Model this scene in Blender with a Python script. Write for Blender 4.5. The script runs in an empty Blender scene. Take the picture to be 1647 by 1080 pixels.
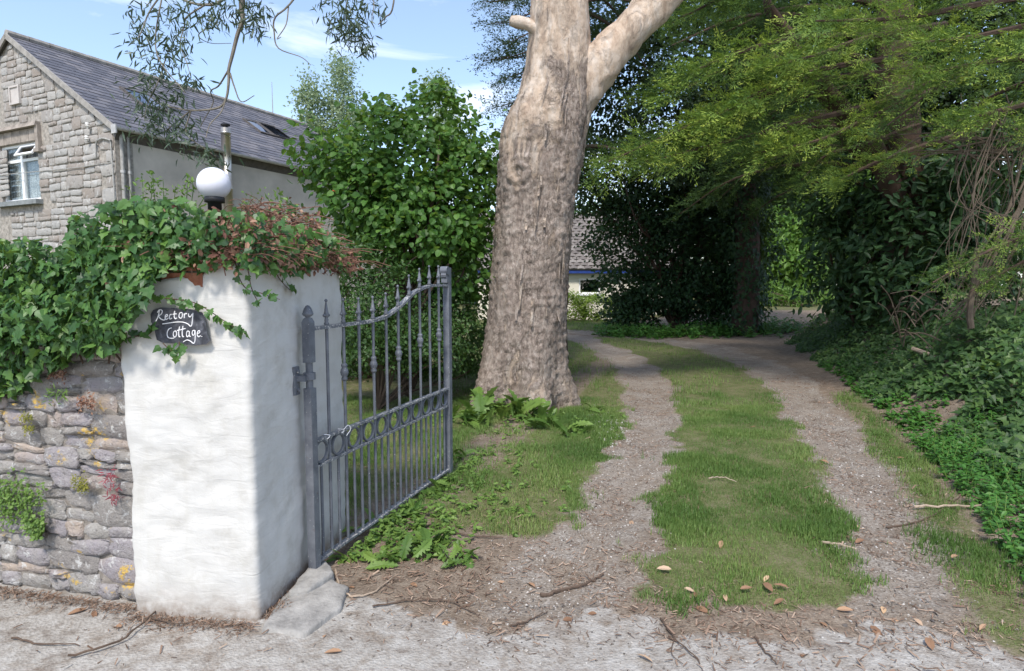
import bpy, math, random
import numpy as np
from mathutils import Vector, Matrix

rng = np.random.default_rng(11)
random.seed(11)
scn = bpy.context.scene
C = scn.collection
R = math.radians

# ------------------------------------------------------------------ camera, world, sun, exposure
F_PX, W_PX, H_PX = 1000.0, 1647.0, 1080.0
CAM_H = 1.6
PITCH = R(4.86)
SP, CP = math.sin(PITCH), math.cos(PITCH)
cam = bpy.data.cameras.new('camera')
cam.sensor_width = 36.0
cam.lens = 36.0 * F_PX / W_PX
cam.clip_start = 0.05
cam.clip_end = 2000
camo = bpy.data.objects.new('camera', cam)
C.objects.link(camo)
camo.location = (0, 0, CAM_H)
camo.rotation_euler = (math.pi / 2 - PITCH, 0, 0)
scn.camera = camo

SUN_DIR = Vector((-0.11, -0.60, 0.79)).normalized()
world = bpy.data.worlds.new('World')
scn.world = world
world.use_nodes = True
nt = world.node_tree
nt.nodes.clear()
wo = nt.nodes.new('ShaderNodeOutputWorld')
bg = nt.nodes.new('ShaderNodeBackground')
bg.inputs['Strength'].default_value = 0.15
sky = nt.nodes.new('ShaderNodeTexSky')
sky.sky_type = 'NISHITA'
sky.sun_disc = False
sky.sun_elevation = math.asin(SUN_DIR.z)
sky.sun_rotation = math.atan2(SUN_DIR.x, SUN_DIR.y)
sky.dust_density = 1.0
sky.ozone_density = 2.2
tc = nt.nodes.new('ShaderNodeTexCoord')
mp = nt.nodes.new('ShaderNodeMapping')
mp.inputs['Scale'].default_value = (1.0, 1.6, 4.2)
cn = nt.nodes.new('ShaderNodeTexNoise')
cn.inputs['Scale'].default_value = 2.6
cn.inputs['Detail'].default_value = 7
cn.inputs['Roughness'].default_value = 0.6
cn.inputs['Distortion'].default_value = 0.5
cr = nt.nodes.new('ShaderNodeValToRGB')
cr.color_ramp.elements[0].position = 0.50
cr.color_ramp.elements[0].color = (0.08, 0.08, 0.08, 1)
cr.color_ramp.elements[1].position = 0.76
cr.color_ramp.elements[1].color = (0.85, 0.85, 0.85, 1)
cm = nt.nodes.new('ShaderNodeMixRGB')
cm.inputs['Color2'].default_value = (5.6, 5.8, 6.2, 1)
nt.links.new(tc.outputs['Generated'], mp.inputs['Vector'])
nt.links.new(mp.outputs['Vector'], cn.inputs['Vector'])
nt.links.new(cn.outputs['Fac'], cr.inputs['Fac'])
nt.links.new(cr.outputs['Color'], cm.inputs['Fac'])
nt.links.new(sky.outputs['Color'], cm.inputs['Color1'])
nt.links.new(cm.outputs['Color'], bg.inputs['Color'])
nt.links.new(bg.outputs['Background'], wo.inputs['Surface'])

sun = bpy.data.lights.new('sun', 'SUN')
sun.energy = 2.2
sun.angle = R(9.0)
sun.color = (1.0, 0.95, 0.87)
suno = bpy.data.objects.new('sun', sun)
C.objects.link(suno)
suno.location = (-10, -10, 30)
suno.rotation_euler = SUN_DIR.to_track_quat('Z', 'Y').to_euler()

scn.view_settings.view_transform = 'Standard'
scn.view_settings.look = 'None'
scn.view_settings.gamma = 1.0
scn.view_settings.use_curve_mapping = False
scn.view_settings.exposure = 0.9
scn.render.engine = 'CYCLES'
scn.cycles.use_denoising = True
scn.cycles.use_adaptive_sampling = True
scn.cycles.adaptive_threshold = 0.012
scn.cycles.max_bounces = 7
scn.cycles.diffuse_bounces = 4
scn.cycles.glossy_bounces = 2
scn.cycles.transmission_bounces = 4
scn.cycles.sample_clamp_indirect = 6.0

# ------------------------------------------------------------------ pixel helpers
def at(x, y, Y):
    """photo pixel -> world point at forward distance Y"""
    u, v = (x - W_PX / 2) / F_PX, (y - H_PX / 2) / F_PX
    t = Y / (CP - v * SP)
    return np.array([u * t, Y, CAM_H - t * (SP + v * CP)])

def onground(x, y, z=0.0):
    u, v = (x - W_PX / 2) / F_PX, (y - H_PX / 2) / F_PX
    t = (CAM_H - z) / (SP + v * CP)
    return np.array([u * t, t * (CP - v * SP), z])

def topx(P):
    P = np.asarray(P, float)
    d = P - np.array([0, 0, CAM_H])
    fw = d[..., 1] * CP - d[..., 2] * SP
    dn = -d[..., 2] * CP - d[..., 1] * SP
    return W_PX / 2 + F_PX * d[..., 0] / fw, H_PX / 2 + F_PX * dn / fw

# ------------------------------------------------------------------ numpy noise
def _hash(ix, iy, iz):
    h = (ix.astype(np.int64) * 374761393 + iy.astype(np.int64) * 668265263 + iz.astype(np.int64) * 2147483647) & 0xFFFFFFFF
    h = ((h ^ (h >> 13)) * 1274126177) & 0xFFFFFFFF
    h = h ^ (h >> 16)
    return (h & 0xFFFFFF) / float(0xFFFFFF)

def vnoise(P):
    P = np.asarray(P, float)
    i = np.floor(P).astype(np.int64)
    f = P - i
    f = f * f * (3 - 2 * f)
    r = 0
    for dx in (0, 1):
        for dy in (0, 1):
            for dz in (0, 1):
                w = (f[:, 0] if dx else 1 - f[:, 0]) * (f[:, 1] if dy else 1 - f[:, 1]) * (f[:, 2] if dz else 1 - f[:, 2])
                r = r + w * _hash(i[:, 0] + dx, i[:, 1] + dy, i[:, 2] + dz)
    return r * 2 - 1

def fbm(P, oct=4, gain=0.5):
    P = np.asarray(P, float)
    a, s, r = 1.0, 1.0, 0.0
    for k in range(oct):
        r = r + a * vnoise(P * s + 17.3 * k)
        a *= gain
        s *= 2.03
    return r

def sstep(a, b, x):
    t = np.clip((x - a) / (b - a), 0, 1)
    return t * t * (3 - 2 * t)

def nrmz(v):
    v = np.asarray(v, float)
    return v / np.maximum(np.linalg.norm(v, axis=-1, keepdims=True), 1e-9)

# ------------------------------------------------------------------ mesh helpers
def mesh_np(name, V, F, var=None, smooth=False):
    """V (n,3); F list of integer arrays (m,k), one for each polygon size"""
    if not isinstance(F, (list, tuple)):
        F = [F]
    F = [np.asarray(f, np.int32) for f in F if len(f)]
    me = bpy.data.meshes.new(name)
    V = np.asarray(V, np.float32)
    me.vertices.add(len(V))
    me.vertices.foreach_set('co', V.ravel())
    loops = np.concatenate([f.ravel() for f in F])
    sizes = np.concatenate([np.full(len(f), f.shape[1], np.int32) for f in F])
    starts = np.concatenate([[0], np.cumsum(sizes)[:-1]]).astype(np.int32)
    me.loops.add(len(loops))
    me.loops.foreach_set('vertex_index', loops)
    me.polygons.add(len(sizes))
    me.polygons.foreach_set('loop_start', starts)
    me.polygons.foreach_set('loop_total', sizes)
    me.polygons.foreach_set('use_smooth', np.full(len(sizes), smooth, bool))
    if var is not None:
        a = me.attributes.new('var', 'FLOAT', 'FACE')
        a.data.foreach_set('value', np.asarray(var, np.float32))
    me.update(calc_edges=True)
    me.validate()
    return me

class MB:
    """collects shapes for ONE mesh"""
    def __init__(s):
        s.v, s.f, s.n = [], {}, 0
        s.var = {}
    def add(s, V, F, var=None):
        V = np.asarray(V, float)
        if not isinstance(F, (list, tuple)):
            F = [F]
        for f in F:
            f = np.asarray(f, np.int64)
            if len(f) == 0:
                continue
            k = f.shape[1]
            s.f.setdefault(k, []).append(f + s.n)
            s.var.setdefault(k, []).append(np.zeros(len(f)) if var is None else np.broadcast_to(var, (len(f),)))
        s.v.append(V)
        s.n += len(V)
        return s
    def box(s, c, d, M=None):
        x, y, z = np.array(d) / 2.0
        V = np.array([[-x, -y, -z], [x, -y, -z], [x, y, -z], [-x, y, -z], [-x, -y, z], [x, -y, z], [x, y, z], [-x, y, z]])
        if M is not None:
            V = V @ np.asarray(M).T
        return s.add(V + np.array(c), np.array([[0, 3, 2, 1], [4, 5, 6, 7], [0, 1, 5, 4], [1, 2, 6, 5], [2, 3, 7, 6], [3, 0, 4, 7]]))
    def hexa(s, P):
        """8 points: bottom ring 0-3, top ring 4-7"""
        return s.add(np.array(P), np.array([[0, 3, 2, 1], [4, 5, 6, 7], [0, 1, 5, 4], [1, 2, 6, 5], [2, 3, 7, 6], [3, 0, 4, 7]]))
    def tube(s, path, rad, n=8, cap=True):
        V, F = tube(path, rad, n, cap)
        return s.add(V, F)
    def lathe(s, prof, c=(0, 0, 0), n=16):
        prof = np.array(prof, float)
        a = np.arange(n) * 2 * math.pi / n
        V = np.stack([prof[:, None, 0] * np.cos(a), prof[:, None, 0] * np.sin(a), np.repeat(prof[:, None, 1], n, 1)], -1).reshape(-1, 3)
        k = len(prof)
        F = []
        for i in range(k - 1):
            for j in range(n):
                F.append([i * n + j, i * n + (j + 1) % n, (i + 1) * n + (j + 1) % n, (i + 1) * n + j])
        return s.add(V + np.array(c), np.array(F))
    def prism(s, poly, h0, h1, fn):
        """poly (n,2) extruded from h0 to h1; fn maps (a,b,h)->xyz"""
        n = len(poly)
        V = [fn(a, b, h0) for a, b in poly] + [fn(a, b, h1) for a, b in poly]
        s.add(np.array(V), [np.array([list(range(n))[::-1], [n + i for i in range(n)]]),
                            np.array([[i, (i + 1) % n, n + (i + 1) % n, n + i] for i in range(n)])])
        return s
    def mesh(s, name, smooth=False):
        V = np.concatenate(s.v)
        ks = sorted(s.f)
        return mesh_np(name, V, [np.concatenate(s.f[k]) for k in ks], np.concatenate([np.concatenate(s.var[k]) for k in ks]), smooth)

def tube(path, rad, n=8, cap=True):
    path = np.asarray(path, float)
    m = len(path)
    rad = np.broadcast_to(np.asarray(rad, float), (m,))
    T = nrmz(np.gradient(path, axis=0))
    up = np.array([0, 0, 1.0]) if abs(T[0, 2]) < 0.9 else np.array([1.0, 0, 0])
    N = np.zeros_like(T)
    x = nrmz(up - T[0] * (up @ T[0]))
    for i in range(m):
        x = nrmz(x - T[i] * (x @ T[i]))
        N[i] = x
    B = np.cross(T, N)
    a = np.arange(n) * 2 * math.pi / n
    V = (path[:, None] + rad[:, None, None] * (np.cos(a)[None, :, None] * N[:, None] + np.sin(a)[None, :, None] * B[:, None])).reshape(-1, 3)
    i, j = np.meshgrid(np.arange(m - 1), np.arange(n), indexing='ij')
    i, j = i.ravel(), j.ravel()
    j2 = (j + 1) % n
    F = [np.stack([i * n + j, i * n + j2, (i + 1) * n + j2, (i + 1) * n + j], 1)]
    if cap:
        F.append(np.array([list(range(n))[::-1], [(m - 1) * n + k for k in range(n)]]))
    return V, F

def spline(P, n=24):
    """Catmull-Rom through points"""
    P = np.asarray(P, float)
    Q = np.vstack([2 * P[0] - P[1], P, 2 * P[-1] - P[-2]])
    t = np.linspace(0, len(P) - 1 - 1e-6, n)
    i = np.floor(t).astype(int)
    f = (t - i)[:, None]
    a, b, c, d = Q[i], Q[i + 1], Q[i + 2], Q[i + 3]
    return 0.5 * (2 * b + (c - a) * f + (2 * a - 5 * b + 4 * c - d) * f ** 2 + (3 * b - a - 3 * c + d) * f ** 3)

def obj(name, me, mat=None, parent=None, **props):
    o = bpy.data.objects.new(name, me)
    C.objects.link(o)
    if mat is not None and me is not None and not me.materials:
        me.materials.append(mat)
    if parent is not None:
        o.parent = parent
    for k, v in props.items():
        o[k] = v
    return o

def thing(name, label, cat, loc=(0, 0, 0), group=None):
    o = bpy.data.objects.new(name, None)
    C.objects.link(o)
    o.empty_display_size = 0.1
    o.location = loc
    o['label'] = label
    o['category'] = cat
    if group:
        o['group'] = group
    return o

def part(name, mb, mat, parent, smooth=False, **props):
    """mesh given in world coordinates, parented to a thing whose Empty stands at its own location"""
    me = mb if isinstance(mb, bpy.types.Mesh) else mb.mesh(name, smooth)
    o = obj(name, me, mat, parent, **props)
    off = Vector((0, 0, 0))
    p = parent
    while p is not None:
        off += p.location
        p = p.parent
    o.location = -off
    return o

# ------------------------------------------------------------------ materials
class NT:
    def __init__(s, name):
        s.m = bpy.data.materials.new(name)
        s.m.use_nodes = True
        s.t = s.m.node_tree
        s.t.nodes.clear()
        s.out = s.t.nodes.new('ShaderNodeOutputMaterial')
    def n(s, kind, **kw):
        nd = s.t.nodes.new('ShaderNode' + kind)
        for k, v in kw.items():
            if k in nd.inputs.keys():
                s.set(nd.inputs[k], v)
            else:
                setattr(nd, k, v)
        return nd
    def set(s, inp, v):
        if isinstance(v, bpy.types.NodeSocket):
            s.t.links.new(v, inp)
        else:
            if isinstance(v, (tuple, list)) and len(v) == 3 and inp.type == 'RGBA':
                v = (*v, 1)
            inp.default_value = v
    def noise(s, scale, detail=4, rough=0.55, vec=None, dist=0.0):
        nd = s.n('TexNoise', Scale=scale, Detail=detail, Roughness=rough, Distortion=dist)
        s.set(nd.inputs['Vector'], vec if vec is not None else s.pos())
        return nd.outputs['Fac']
    def pos(s):
        if not hasattr(s, '_p'):
            s._p = s.n('NewGeometry').outputs['Position']
        return s._p
    def objpos(s):
        return s.n('TexCoord').outputs['Object']
    def ramp(s, fac, stops):
        nd = s.n('ValToRGB')
        s.set(nd.inputs['Fac'], fac)
        e = nd.color_ramp.elements
        while len(e) < len(stops):
            e.new(0.5)
        for i, (p, c) in enumerate(stops):
            e[i].position = p
            e[i].color = (*c, 1) if isinstance(c, (tuple, list)) else (c, c, c, 1)
        return nd.outputs['Color']
    def mix(s, fac, a, b, mode='MIX'):
        nd = s.n('MixRGB', blend_type=mode)
        s.set(nd.inputs['Fac'], fac)
        s.set(nd.inputs['Color1'], a)
        s.set(nd.inputs['Color2'], b)
        return nd.outputs['Color']
    def math(s, op, a, b=0.0, clamp=False):
        nd = s.n('Math', operation=op, use_clamp=clamp)
        s.set(nd.inputs[0], a)
        s.set(nd.inputs[1], b)
        return nd.outputs[0]
    def attr(s, name):
        return s.n('Attribute', attribute_name=name).outputs['Fac']
    def bump(s, h, strength=0.4, dist=0.01):
        nd = s.n('Bump', Strength=strength, Distance=dist)
        s.set(nd.inputs['Height'], h)
        return nd.outputs['Normal']
    def bsdf(s, col, rough=0.7, normal=None, spec=0.4, metal=0.0, **kw):
        b = s.n('BsdfPrincipled')
        s.set(b.inputs['Base Color'], col)
        s.set(b.inputs['Roughness'], rough)
        s.set(b.inputs['Specular IOR Level'], spec)
        s.set(b.inputs['Metallic'], metal)
        if normal is not None:
            s.set(b.inputs['Normal'], normal)
        return b.outputs['BSDF']
    def done(s, shader):
        s.t.links.new(shader, s.out.inputs['Surface'])
        return s.m

def leaf_mat(name, stops, rough=0.5, trans=0.3, spec=0.4, tcol=None, per_obj=True, span=0.75):
    """leaf colours spread over each leaf's own random value"""
    N = NT(name)
    rnd = N.n('ObjectInfo').outputs['Random']
    fac = N.math('FRACT', N.math('ADD', N.attr('var'), rnd)) if per_obj else N.attr('var')
    big = N.noise(1.7, 2)
    fac2 = N.math('ADD', N.math('MULTIPLY', fac, span), N.math('MULTIPLY', N.math('SUBTRACT', big, 0.5), 0.5), True)
    col = N.ramp(fac2, stops)
    b = N.bsdf(col, rough, None, spec)
    tl = N.n('BsdfTranslucent')
    N.set(tl.inputs['Color'], N.mix(0.6, col, tcol or (0.25, 0.36, 0.05), 'MIX'))
    mx = N.n('MixShader')
    mx.inputs[0].default_value = trans
    N.t.links.new(b, mx.inputs[1])
    N.t.links.new(tl.outputs[0], mx.inputs[2])
    return N.done(mx.outputs[0])

def plain(name, col, rough=0.6, spec=0.4, metal=0.0, var=0.25, scale=9.0, bump=0.0):
    N = NT(name)
    f = N.noise(scale, 5, 0.6)
    c2 = tuple(c * (1 - var) for c in col)
    c3 = tuple(min(1, c * (1 + var)) for c in col)
    c = N.ramp(f, [(0.3, c2), (0.7, c3)])
    nr = N.bump(N.noise(scale * 6, 4), bump, 0.01) if bump else None
    return N.done(N.bsdf(c, rough, nr, spec, metal))

M = {}
# leaves
M['hazel'] = leaf_mat('hazel_leaf', [(0.0, (0.034, 0.092, 0.016)), (0.5, (0.072, 0.175, 0.028)), (1.0, (0.17, 0.30, 0.06))], 0.5, 0.42)
M['ivy'] = leaf_mat('ivy_leaf', [(0.0, (0.024, 0.070, 0.020)), (0.40, (0.055, 0.14, 0.032)), (0.75, (0.115, 0.22, 0.045)), (1.0, (0.27, 0.36, 0.06))], 0.42, 0.26, 0.4)
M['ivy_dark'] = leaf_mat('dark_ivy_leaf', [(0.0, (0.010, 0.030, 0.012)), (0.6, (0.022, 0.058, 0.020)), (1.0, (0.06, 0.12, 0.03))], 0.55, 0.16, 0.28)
M['ivy_bank'] = leaf_mat('bank_ivy_leaf', [(0.0, (0.024, 0.058, 0.018)), (0.5, (0.05, 0.105, 0.028)), (1.0, (0.12, 0.19, 0.05))], 0.5, 0.2, 0.32)
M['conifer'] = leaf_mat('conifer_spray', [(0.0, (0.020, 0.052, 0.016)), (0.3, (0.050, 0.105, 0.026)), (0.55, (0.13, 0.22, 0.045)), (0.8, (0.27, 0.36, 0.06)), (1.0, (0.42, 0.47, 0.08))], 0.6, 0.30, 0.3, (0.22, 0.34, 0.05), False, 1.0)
M['conifer_dark'] = leaf_mat('dark_conifer_spray', [(0.0, (0.012, 0.028, 0.012)), (0.6, (0.022, 0.046, 0.015)), (1.0, (0.045, 0.075, 0.02))], 0.6, 0.15, 0.3)  # conifer greens darkened in colour so the back trees read as shaded
M['laurel'] = leaf_mat('laurel_leaf', [(0.0, (0.020, 0.050, 0.020)), (0.6, (0.042, 0.095, 0.033)), (1.0, (0.085, 0.155, 0.045))], 0.5, 0.15, 0.32)
M['euc'] = leaf_mat('eucalyptus_leaf', [(0.0, (0.035, 0.055, 0.035)), (0.6, (0.085, 0.125, 0.08)), (1.0, (0.17, 0.22, 0.13))], 0.45, 0.22, 0.4, (0.15, 0.2, 0.07))
M['birch'] = leaf_mat('pale_tree_leaf', [(0.0, (0.16, 0.23, 0.12)), (0.6, (0.25, 0.33, 0.19)), (1.0, (0.38, 0.45, 0.28))], 0.5, 0.45, 0.3, (0.4, 0.5, 0.25), False, 1.0)
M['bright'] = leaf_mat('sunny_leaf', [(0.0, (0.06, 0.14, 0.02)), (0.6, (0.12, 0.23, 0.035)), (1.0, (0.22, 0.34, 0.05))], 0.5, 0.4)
M['hedge_yellow'] = leaf_mat('golden_hedge_leaf', [(0.0, (0.10, 0.17, 0.02)), (0.6, (0.19, 0.29, 0.035)), (1.0, (0.36, 0.42, 0.05))], 0.5, 0.35)
M['shrub'] = leaf_mat('shrub_leaf', [(0.0, (0.022, 0.058, 0.014)), (0.6, (0.05, 0.11, 0.024)), (1.0, (0.10, 0.18, 0.035))], 0.5, 0.28)
M['weed'] = leaf_mat('weed_leaf', [(0.0, (0.08, 0.155, 0.03)), (0.6, (0.15, 0.25, 0.05)), (1.0, (0.24, 0.35, 0.085))], 0.5, 0.3)
M['nettle'] = leaf_mat('nettle_leaf', [(0.0, (0.035, 0.115, 0.018)), (0.6, (0.065, 0.185, 0.03)), (1.0, (0.11, 0.25, 0.045))], 0.5, 0.3)
M['grass'] = leaf_mat('grass_blade', [(0.0, (0.075, 0.145, 0.034)), (0.45, (0.14, 0.225, 0.058)), (0.75, (0.22, 0.29, 0.09)), (0.92, (0.30, 0.31, 0.12)), (1.0, (0.42, 0.36, 0.20))], 0.55, 0.3, 0.3, None, False, 0.85)
M['dry_leaf'] = leaf_mat('dry_leaf', [(0.0, (0.20, 0.11, 0.065)), (0.4, (0.38, 0.23, 0.14)), (0.7, (0.50, 0.36, 0.25)), (1.0, (0.62, 0.32, 0.06))], 0.7, 0.1, 0.25, (0.4, 0.2, 0.06))
M['litter'] = leaf_mat('litter', [(0.0, (0.10, 0.062, 0.042)), (0.45, (0.24, 0.16, 0.115)), (0.8, (0.40, 0.30, 0.225)), (1.0, (0.55, 0.45, 0.36))], 0.8, 0.05, 0.2, (0.3, 0.2, 0.1))
M['dead_stem'] = leaf_mat('dead_stem', [(0.0, (0.13, 0.06, 0.045)), (0.5, (0.27, 0.15, 0.10)), (1.0, (0.40, 0.28, 0.19))], 0.75, 0.06, 0.2, (0.35, 0.2, 0.12))
M['red_leaf'] = leaf_mat('red_leaf', [(0.0, (0.17, 0.03, 0.045)), (1.0, (0.33, 0.07, 0.08))], 0.5, 0.25, 0.4, (0.3, 0.04, 0.04))
M['flower'] = plain('red_petal', (0.7, 0.05, 0.03), 0.5)
M['moss'] = leaf_mat('moss', [(0.0, (0.10, 0.11, 0.02)), (1.0, (0.30, 0.27, 0.04))], 0.8, 0.1)
M['twig'] = plain('twig_bark', (0.10, 0.07, 0.052), 0.85, 0.2)
M['twig_pale'] = plain('bleached_wood', (0.36, 0.28, 0.21), 0.8, 0.2)
M['vine'] = plain('bare_vine_bark', (0.10, 0.078, 0.058), 0.85, 0.2)
M['bark_dark'] = plain('dark_bark', (0.075, 0.05, 0.038), 0.9, 0.2, bump=0.5)
M['bark_branch'] = plain('branch_bark', (0.17, 0.15, 0.12), 0.8, 0.25, var=0.4)
# pebbles
N = NT('pebble')
fac = N.math('FRACT', N.math('ADD', N.attr('var'), 0.0))
M['pebble'] = N.done(N.bsdf(N.ramp(fac, [(0, (0.09, 0.08, 0.075)), (0.5, (0.24, 0.21, 0.18)), (0.85, (0.40, 0.37, 0.335)), (1, (0.52, 0.49, 0.455))]), 0.85, None, 0.15))

# iron of the gate: dark grey paint, worn, with lichen specks
def iron(name, wear):
    N = NT(name)
    p = N.pos()
    base = N.ramp(N.noise(14, 5), [(0.3, (0.085, 0.092, 0.11)), (0.7, (0.16, 0.17, 0.19))])
    chip = N.ramp(N.noise(70, 5, 0.7), [(0.64 - wear, 0.0), (0.69 - wear, 1.0)])
    col = N.mix(chip, base, (0.50, 0.48, 0.45))
    rust = N.ramp(N.noise(38, 4, 0.6, None, 0.4), [(0.66, 0.0), (0.74, 1.0)])
    col = N.mix(rust, col, (0.09, 0.055, 0.04))
    nb = N.bump(N.noise(160, 3), 0.35, 0.003)
    return N.done(N.bsdf(col, 0.48, nb, 0.45))
M['iron'] = iron('grey_painted_iron', 0.0)
M['iron_worn'] = iron('worn_painted_iron', 0.11)

# whitewashed render
N = NT('whitewashed_render')
p = N.pos()
sep = N.n('SeparateXYZ', Vector=p)
dirt = N.noise(5.0, 6, 0.65)
col = N.ramp(dirt, [(0.28, (0.43, 0.41, 0.37)), (0.48, (0.545, 0.53, 0.50)), (0.8, (0.60, 0.59, 0.565))])
speck = N.ramp(N.noise(85, 4, 0.6), [(0.655, 0.0), (0.72, 1.0)])
patchy = N.ramp(N.noise(3.1, 3), [(0.48, 0.0), (0.7, 0.8)])
col = N.mix(N.math('MULTIPLY', speck, patchy), col, (0.30, 0.28, 0.25))
streak = N.n('Mapping')
N.set(streak.inputs['Vector'], p)
streak.inputs['Scale'].default_value = (22, 22, 1.4)
st = N.ramp(N.noise(1.0, 4, 0.6, streak.outputs[0]), [(0.50, 0.0), (0.78, 0.5)])
col = N.mix(st, col, (0.50, 0.48, 0.43))
# splash dirt thrown up from the ground
low = N.math('SUBTRACT', 1.0, N.math('DIVIDE', sep.outputs['Z'], 0.20), True)
spl = N.math('MULTIPLY', N.math('POWER', low, 1.6), N.ramp(N.noise(17, 6, 0.7), [(0.3, 0.25), (0.6, 1.0)]), True)
col = N.mix(spl, col, (0.20, 0.145, 0.105))
trow = N.n('Mapping')
N.set(trow.inputs['Vector'], p)
trow.inputs['Rotation'].default_value = (0.3, 0.2, 0.6)
trow.inputs['Scale'].default_value = (6, 6, 19)
hgt = N.math('ADD', N.math('MULTIPLY', N.noise(1.0, 4, 0.5, trow.outputs[0], 1.2), 1.0), N.math('MULTIPLY', N.noise(120, 3), 0.16))
M['render_white'] = N.done(N.bsdf(col, 0.85, N.bump(hgt, 0.32, 0.014), 0.2))

N = NT('red_brick')
M['brick'] = N.done(N.bsdf(N.ramp(N.noise(24, 5), [(0.3, (0.23, 0.085, 0.05)), (0.7, (0.42, 0.19, 0.12))]), 0.9, N.bump(N.noise(90, 4), 0.5, 0.006), 0.2))

def stone_mat(name, stops, lichen=0.0, lc=(0.55, 0.36, 0.08), sc=11.0, pale=0.5):
    N = NT(name)
    rnd = N.n('ObjectInfo').outputs['Random']
    f = N.math('ADD', N.math('MULTIPLY', rnd, 0.6), N.math('MULTIPLY', N.noise(sc, 6, 0.65), 0.4))
    col = N.ramp(f, stops)
    pl = N.ramp(N.noise(sc * 1.9, 6, 0.7, None, 0.6), [(0.55, 0.0), (0.64, pale)])
    col = N.mix(pl, col, (0.52, 0.51, 0.49))
    dk = N.ramp(N.noise(sc * 3.3, 5, 0.7), [(0.30, 0.65), (0.43, 0.0)])
    col = N.mix(dk, col, (0.07, 0.06, 0.055))
    if lichen:
        li = N.math('MULTIPLY', N.ramp(N.noise(6.5, 5, 0.6, None, 0.4), [(0.61, 0.0), (0.66, 1.0)]), N.ramp(N.noise(60, 3), [(0.4, 0.0), (0.5, lichen)]))
        col = N.mix(li, col, lc)
    h = N.math('ADD', N.noise(sc * 2.2, 6, 0.65), N.math('MULTIPLY', N.noise(sc * 9, 3), 0.3))
    return N.done(N.bsdf(col, 0.9, N.bump(h, 0.9, 0.02), 0.2))
M['rubble'] = stone_mat('rubble_stone', [(0.15, (0.20, 0.18, 0.17)), (0.45, (0.31, 0.29, 0.265)), (0.62, (0.28, 0.255, 0.265)), (0.85, (0.40, 0.32, 0.25))], 0.9, pale=0.8)
M['gable_stone'] = stone_mat('gable_stone', [(0.15, (0.28, 0.238, 0.205)), (0.35, (0.31, 0.285, 0.262)), (0.6, (0.38, 0.36, 0.335)), (0.9, (0.31, 0.305, 0.295))], 0.0, sc=3.2, pale=0.75)
M['mortar'] = plain('lime_mortar', (0.32, 0.29, 0.255), 0.95, 0.15, var=0.4, scale=12, bump=0.6)
M['mortar_dark'] = plain('earth_mortar', (0.22, 0.195, 0.17), 0.95, 0.15, var=0.5, scale=18, bump=0.7)
M['dressed'] = plain('dressed_stone', (0.30, 0.26, 0.225), 0.9, 0.2, var=0.35, scale=6, bump=0.4)
M['sill'] = plain('grey_stone_sill', (0.22, 0.235, 0.235), 0.9, 0.2, var=0.25, scale=6, bump=0.3)
M['plaque'] = plain('pale_limestone', (0.50, 0.46, 0.43), 0.85, 0.2, var=0.12, scale=5)
M['house_render'] = plain('beige_render', (0.50, 0.455, 0.395), 0.92, 0.15, var=0.16, scale=1.6, bump=0.15)
M['cream'] = plain('cream_render', (0.68, 0.64, 0.53), 0.9, 0.2, var=0.06, scale=2)
M['pvc'] = plain('white_plastic', (0.80, 0.80, 0.80), 0.35, 0.5, var=0.03)
M['gutter'] = plain('grey_gutter', (0.42, 0.41, 0.40), 0.5, 0.4, var=0.2)
M['fascia'] = plain('dark_fascia', (0.10, 0.09, 0.085), 0.7, 0.3)
M['barge'] = plain('weathered_verge', (0.30, 0.28, 0.255), 0.85, 0.25, var=0.3, scale=6)
M['blue'] = plain('blue_paint', (0.02, 0.05, 0.22), 0.45, 0.4)
M['steel'] = plain('flue_steel', (0.55, 0.52, 0.47), 0.36, 0.5, 0.85, var=0.2, scale=3)
M['black'] = plain('black_metal', (0.02, 0.02, 0.022), 0.5, 0.4)
M['cable'] = plain('grey_cable', (0.33, 0.32, 0.30), 0.7, 0.3)
M['porcelain'] = plain('white_porcelain', (0.75, 0.73, 0.70), 0.3, 0.5, var=0.05)
M['room'] = plain('dark_room', (0.03, 0.03, 0.03), 0.9, 0.1)
N = NT('lace_curtain')
w = N.n('TexWave', Scale=9.0, Distortion=1.5)
N.set(w.inputs['Vector'], N.pos())
lace = N.ramp(N.noise(30, 3), [(0.45, 0.55), (0.6, 1.0)])
M['lace'] = N.done(N.bsdf(N.mix(1.0, N.ramp(w.outputs['Fac'], [(0, (0.42, 0.42, 0.43)), (1, (0.75, 0.74, 0.75))]), lace, 'MULTIPLY'), 0.9, None, 0.1))
def glass(name, tint, mixf):
    N = NT(name)
    g = N.n('BsdfGlossy', Color=(0.9, 0.93, 1.0), Roughness=0.03)
    t = N.n('BsdfTransparent', Color=tint)
    mx = N.n('MixShader')
    mx.inputs[0].default_value = mixf
    N.t.links.new(t.outputs[0], mx.inputs[1])
    N.t.links.new(g.outputs[0], mx.inputs[2])
    return N.done(mx.outputs[0])
M['glass'] = glass('window_glass', (0.9, 0.93, 0.92), 0.10)
M['glass_sky'] = glass('skylight_glass', (0.35, 0.4, 0.45), 0.5)
N = NT('roof_slate')
f = N.math('FRACT', N.attr('var'))
col = N.ramp(N.math('ADD', N.math('MULTIPLY', f, 0.6), N.math('MULTIPLY', N.noise(5, 5), 0.4)), [(0.1, (0.075, 0.075, 0.09)), (0.5, (0.115, 0.115, 0.135)), (0.85, (0.175, 0.165, 0.175)), (1.0, (0.22, 0.195, 0.175))])
M['slate'] = N.done(N.bsdf(col, 0.62, N.bump(N.noise(30, 4), 0.3, 0.01), 0.4))
N = NT('clay_tile')
f = N.math('FRACT', N.attr('var'))
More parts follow.
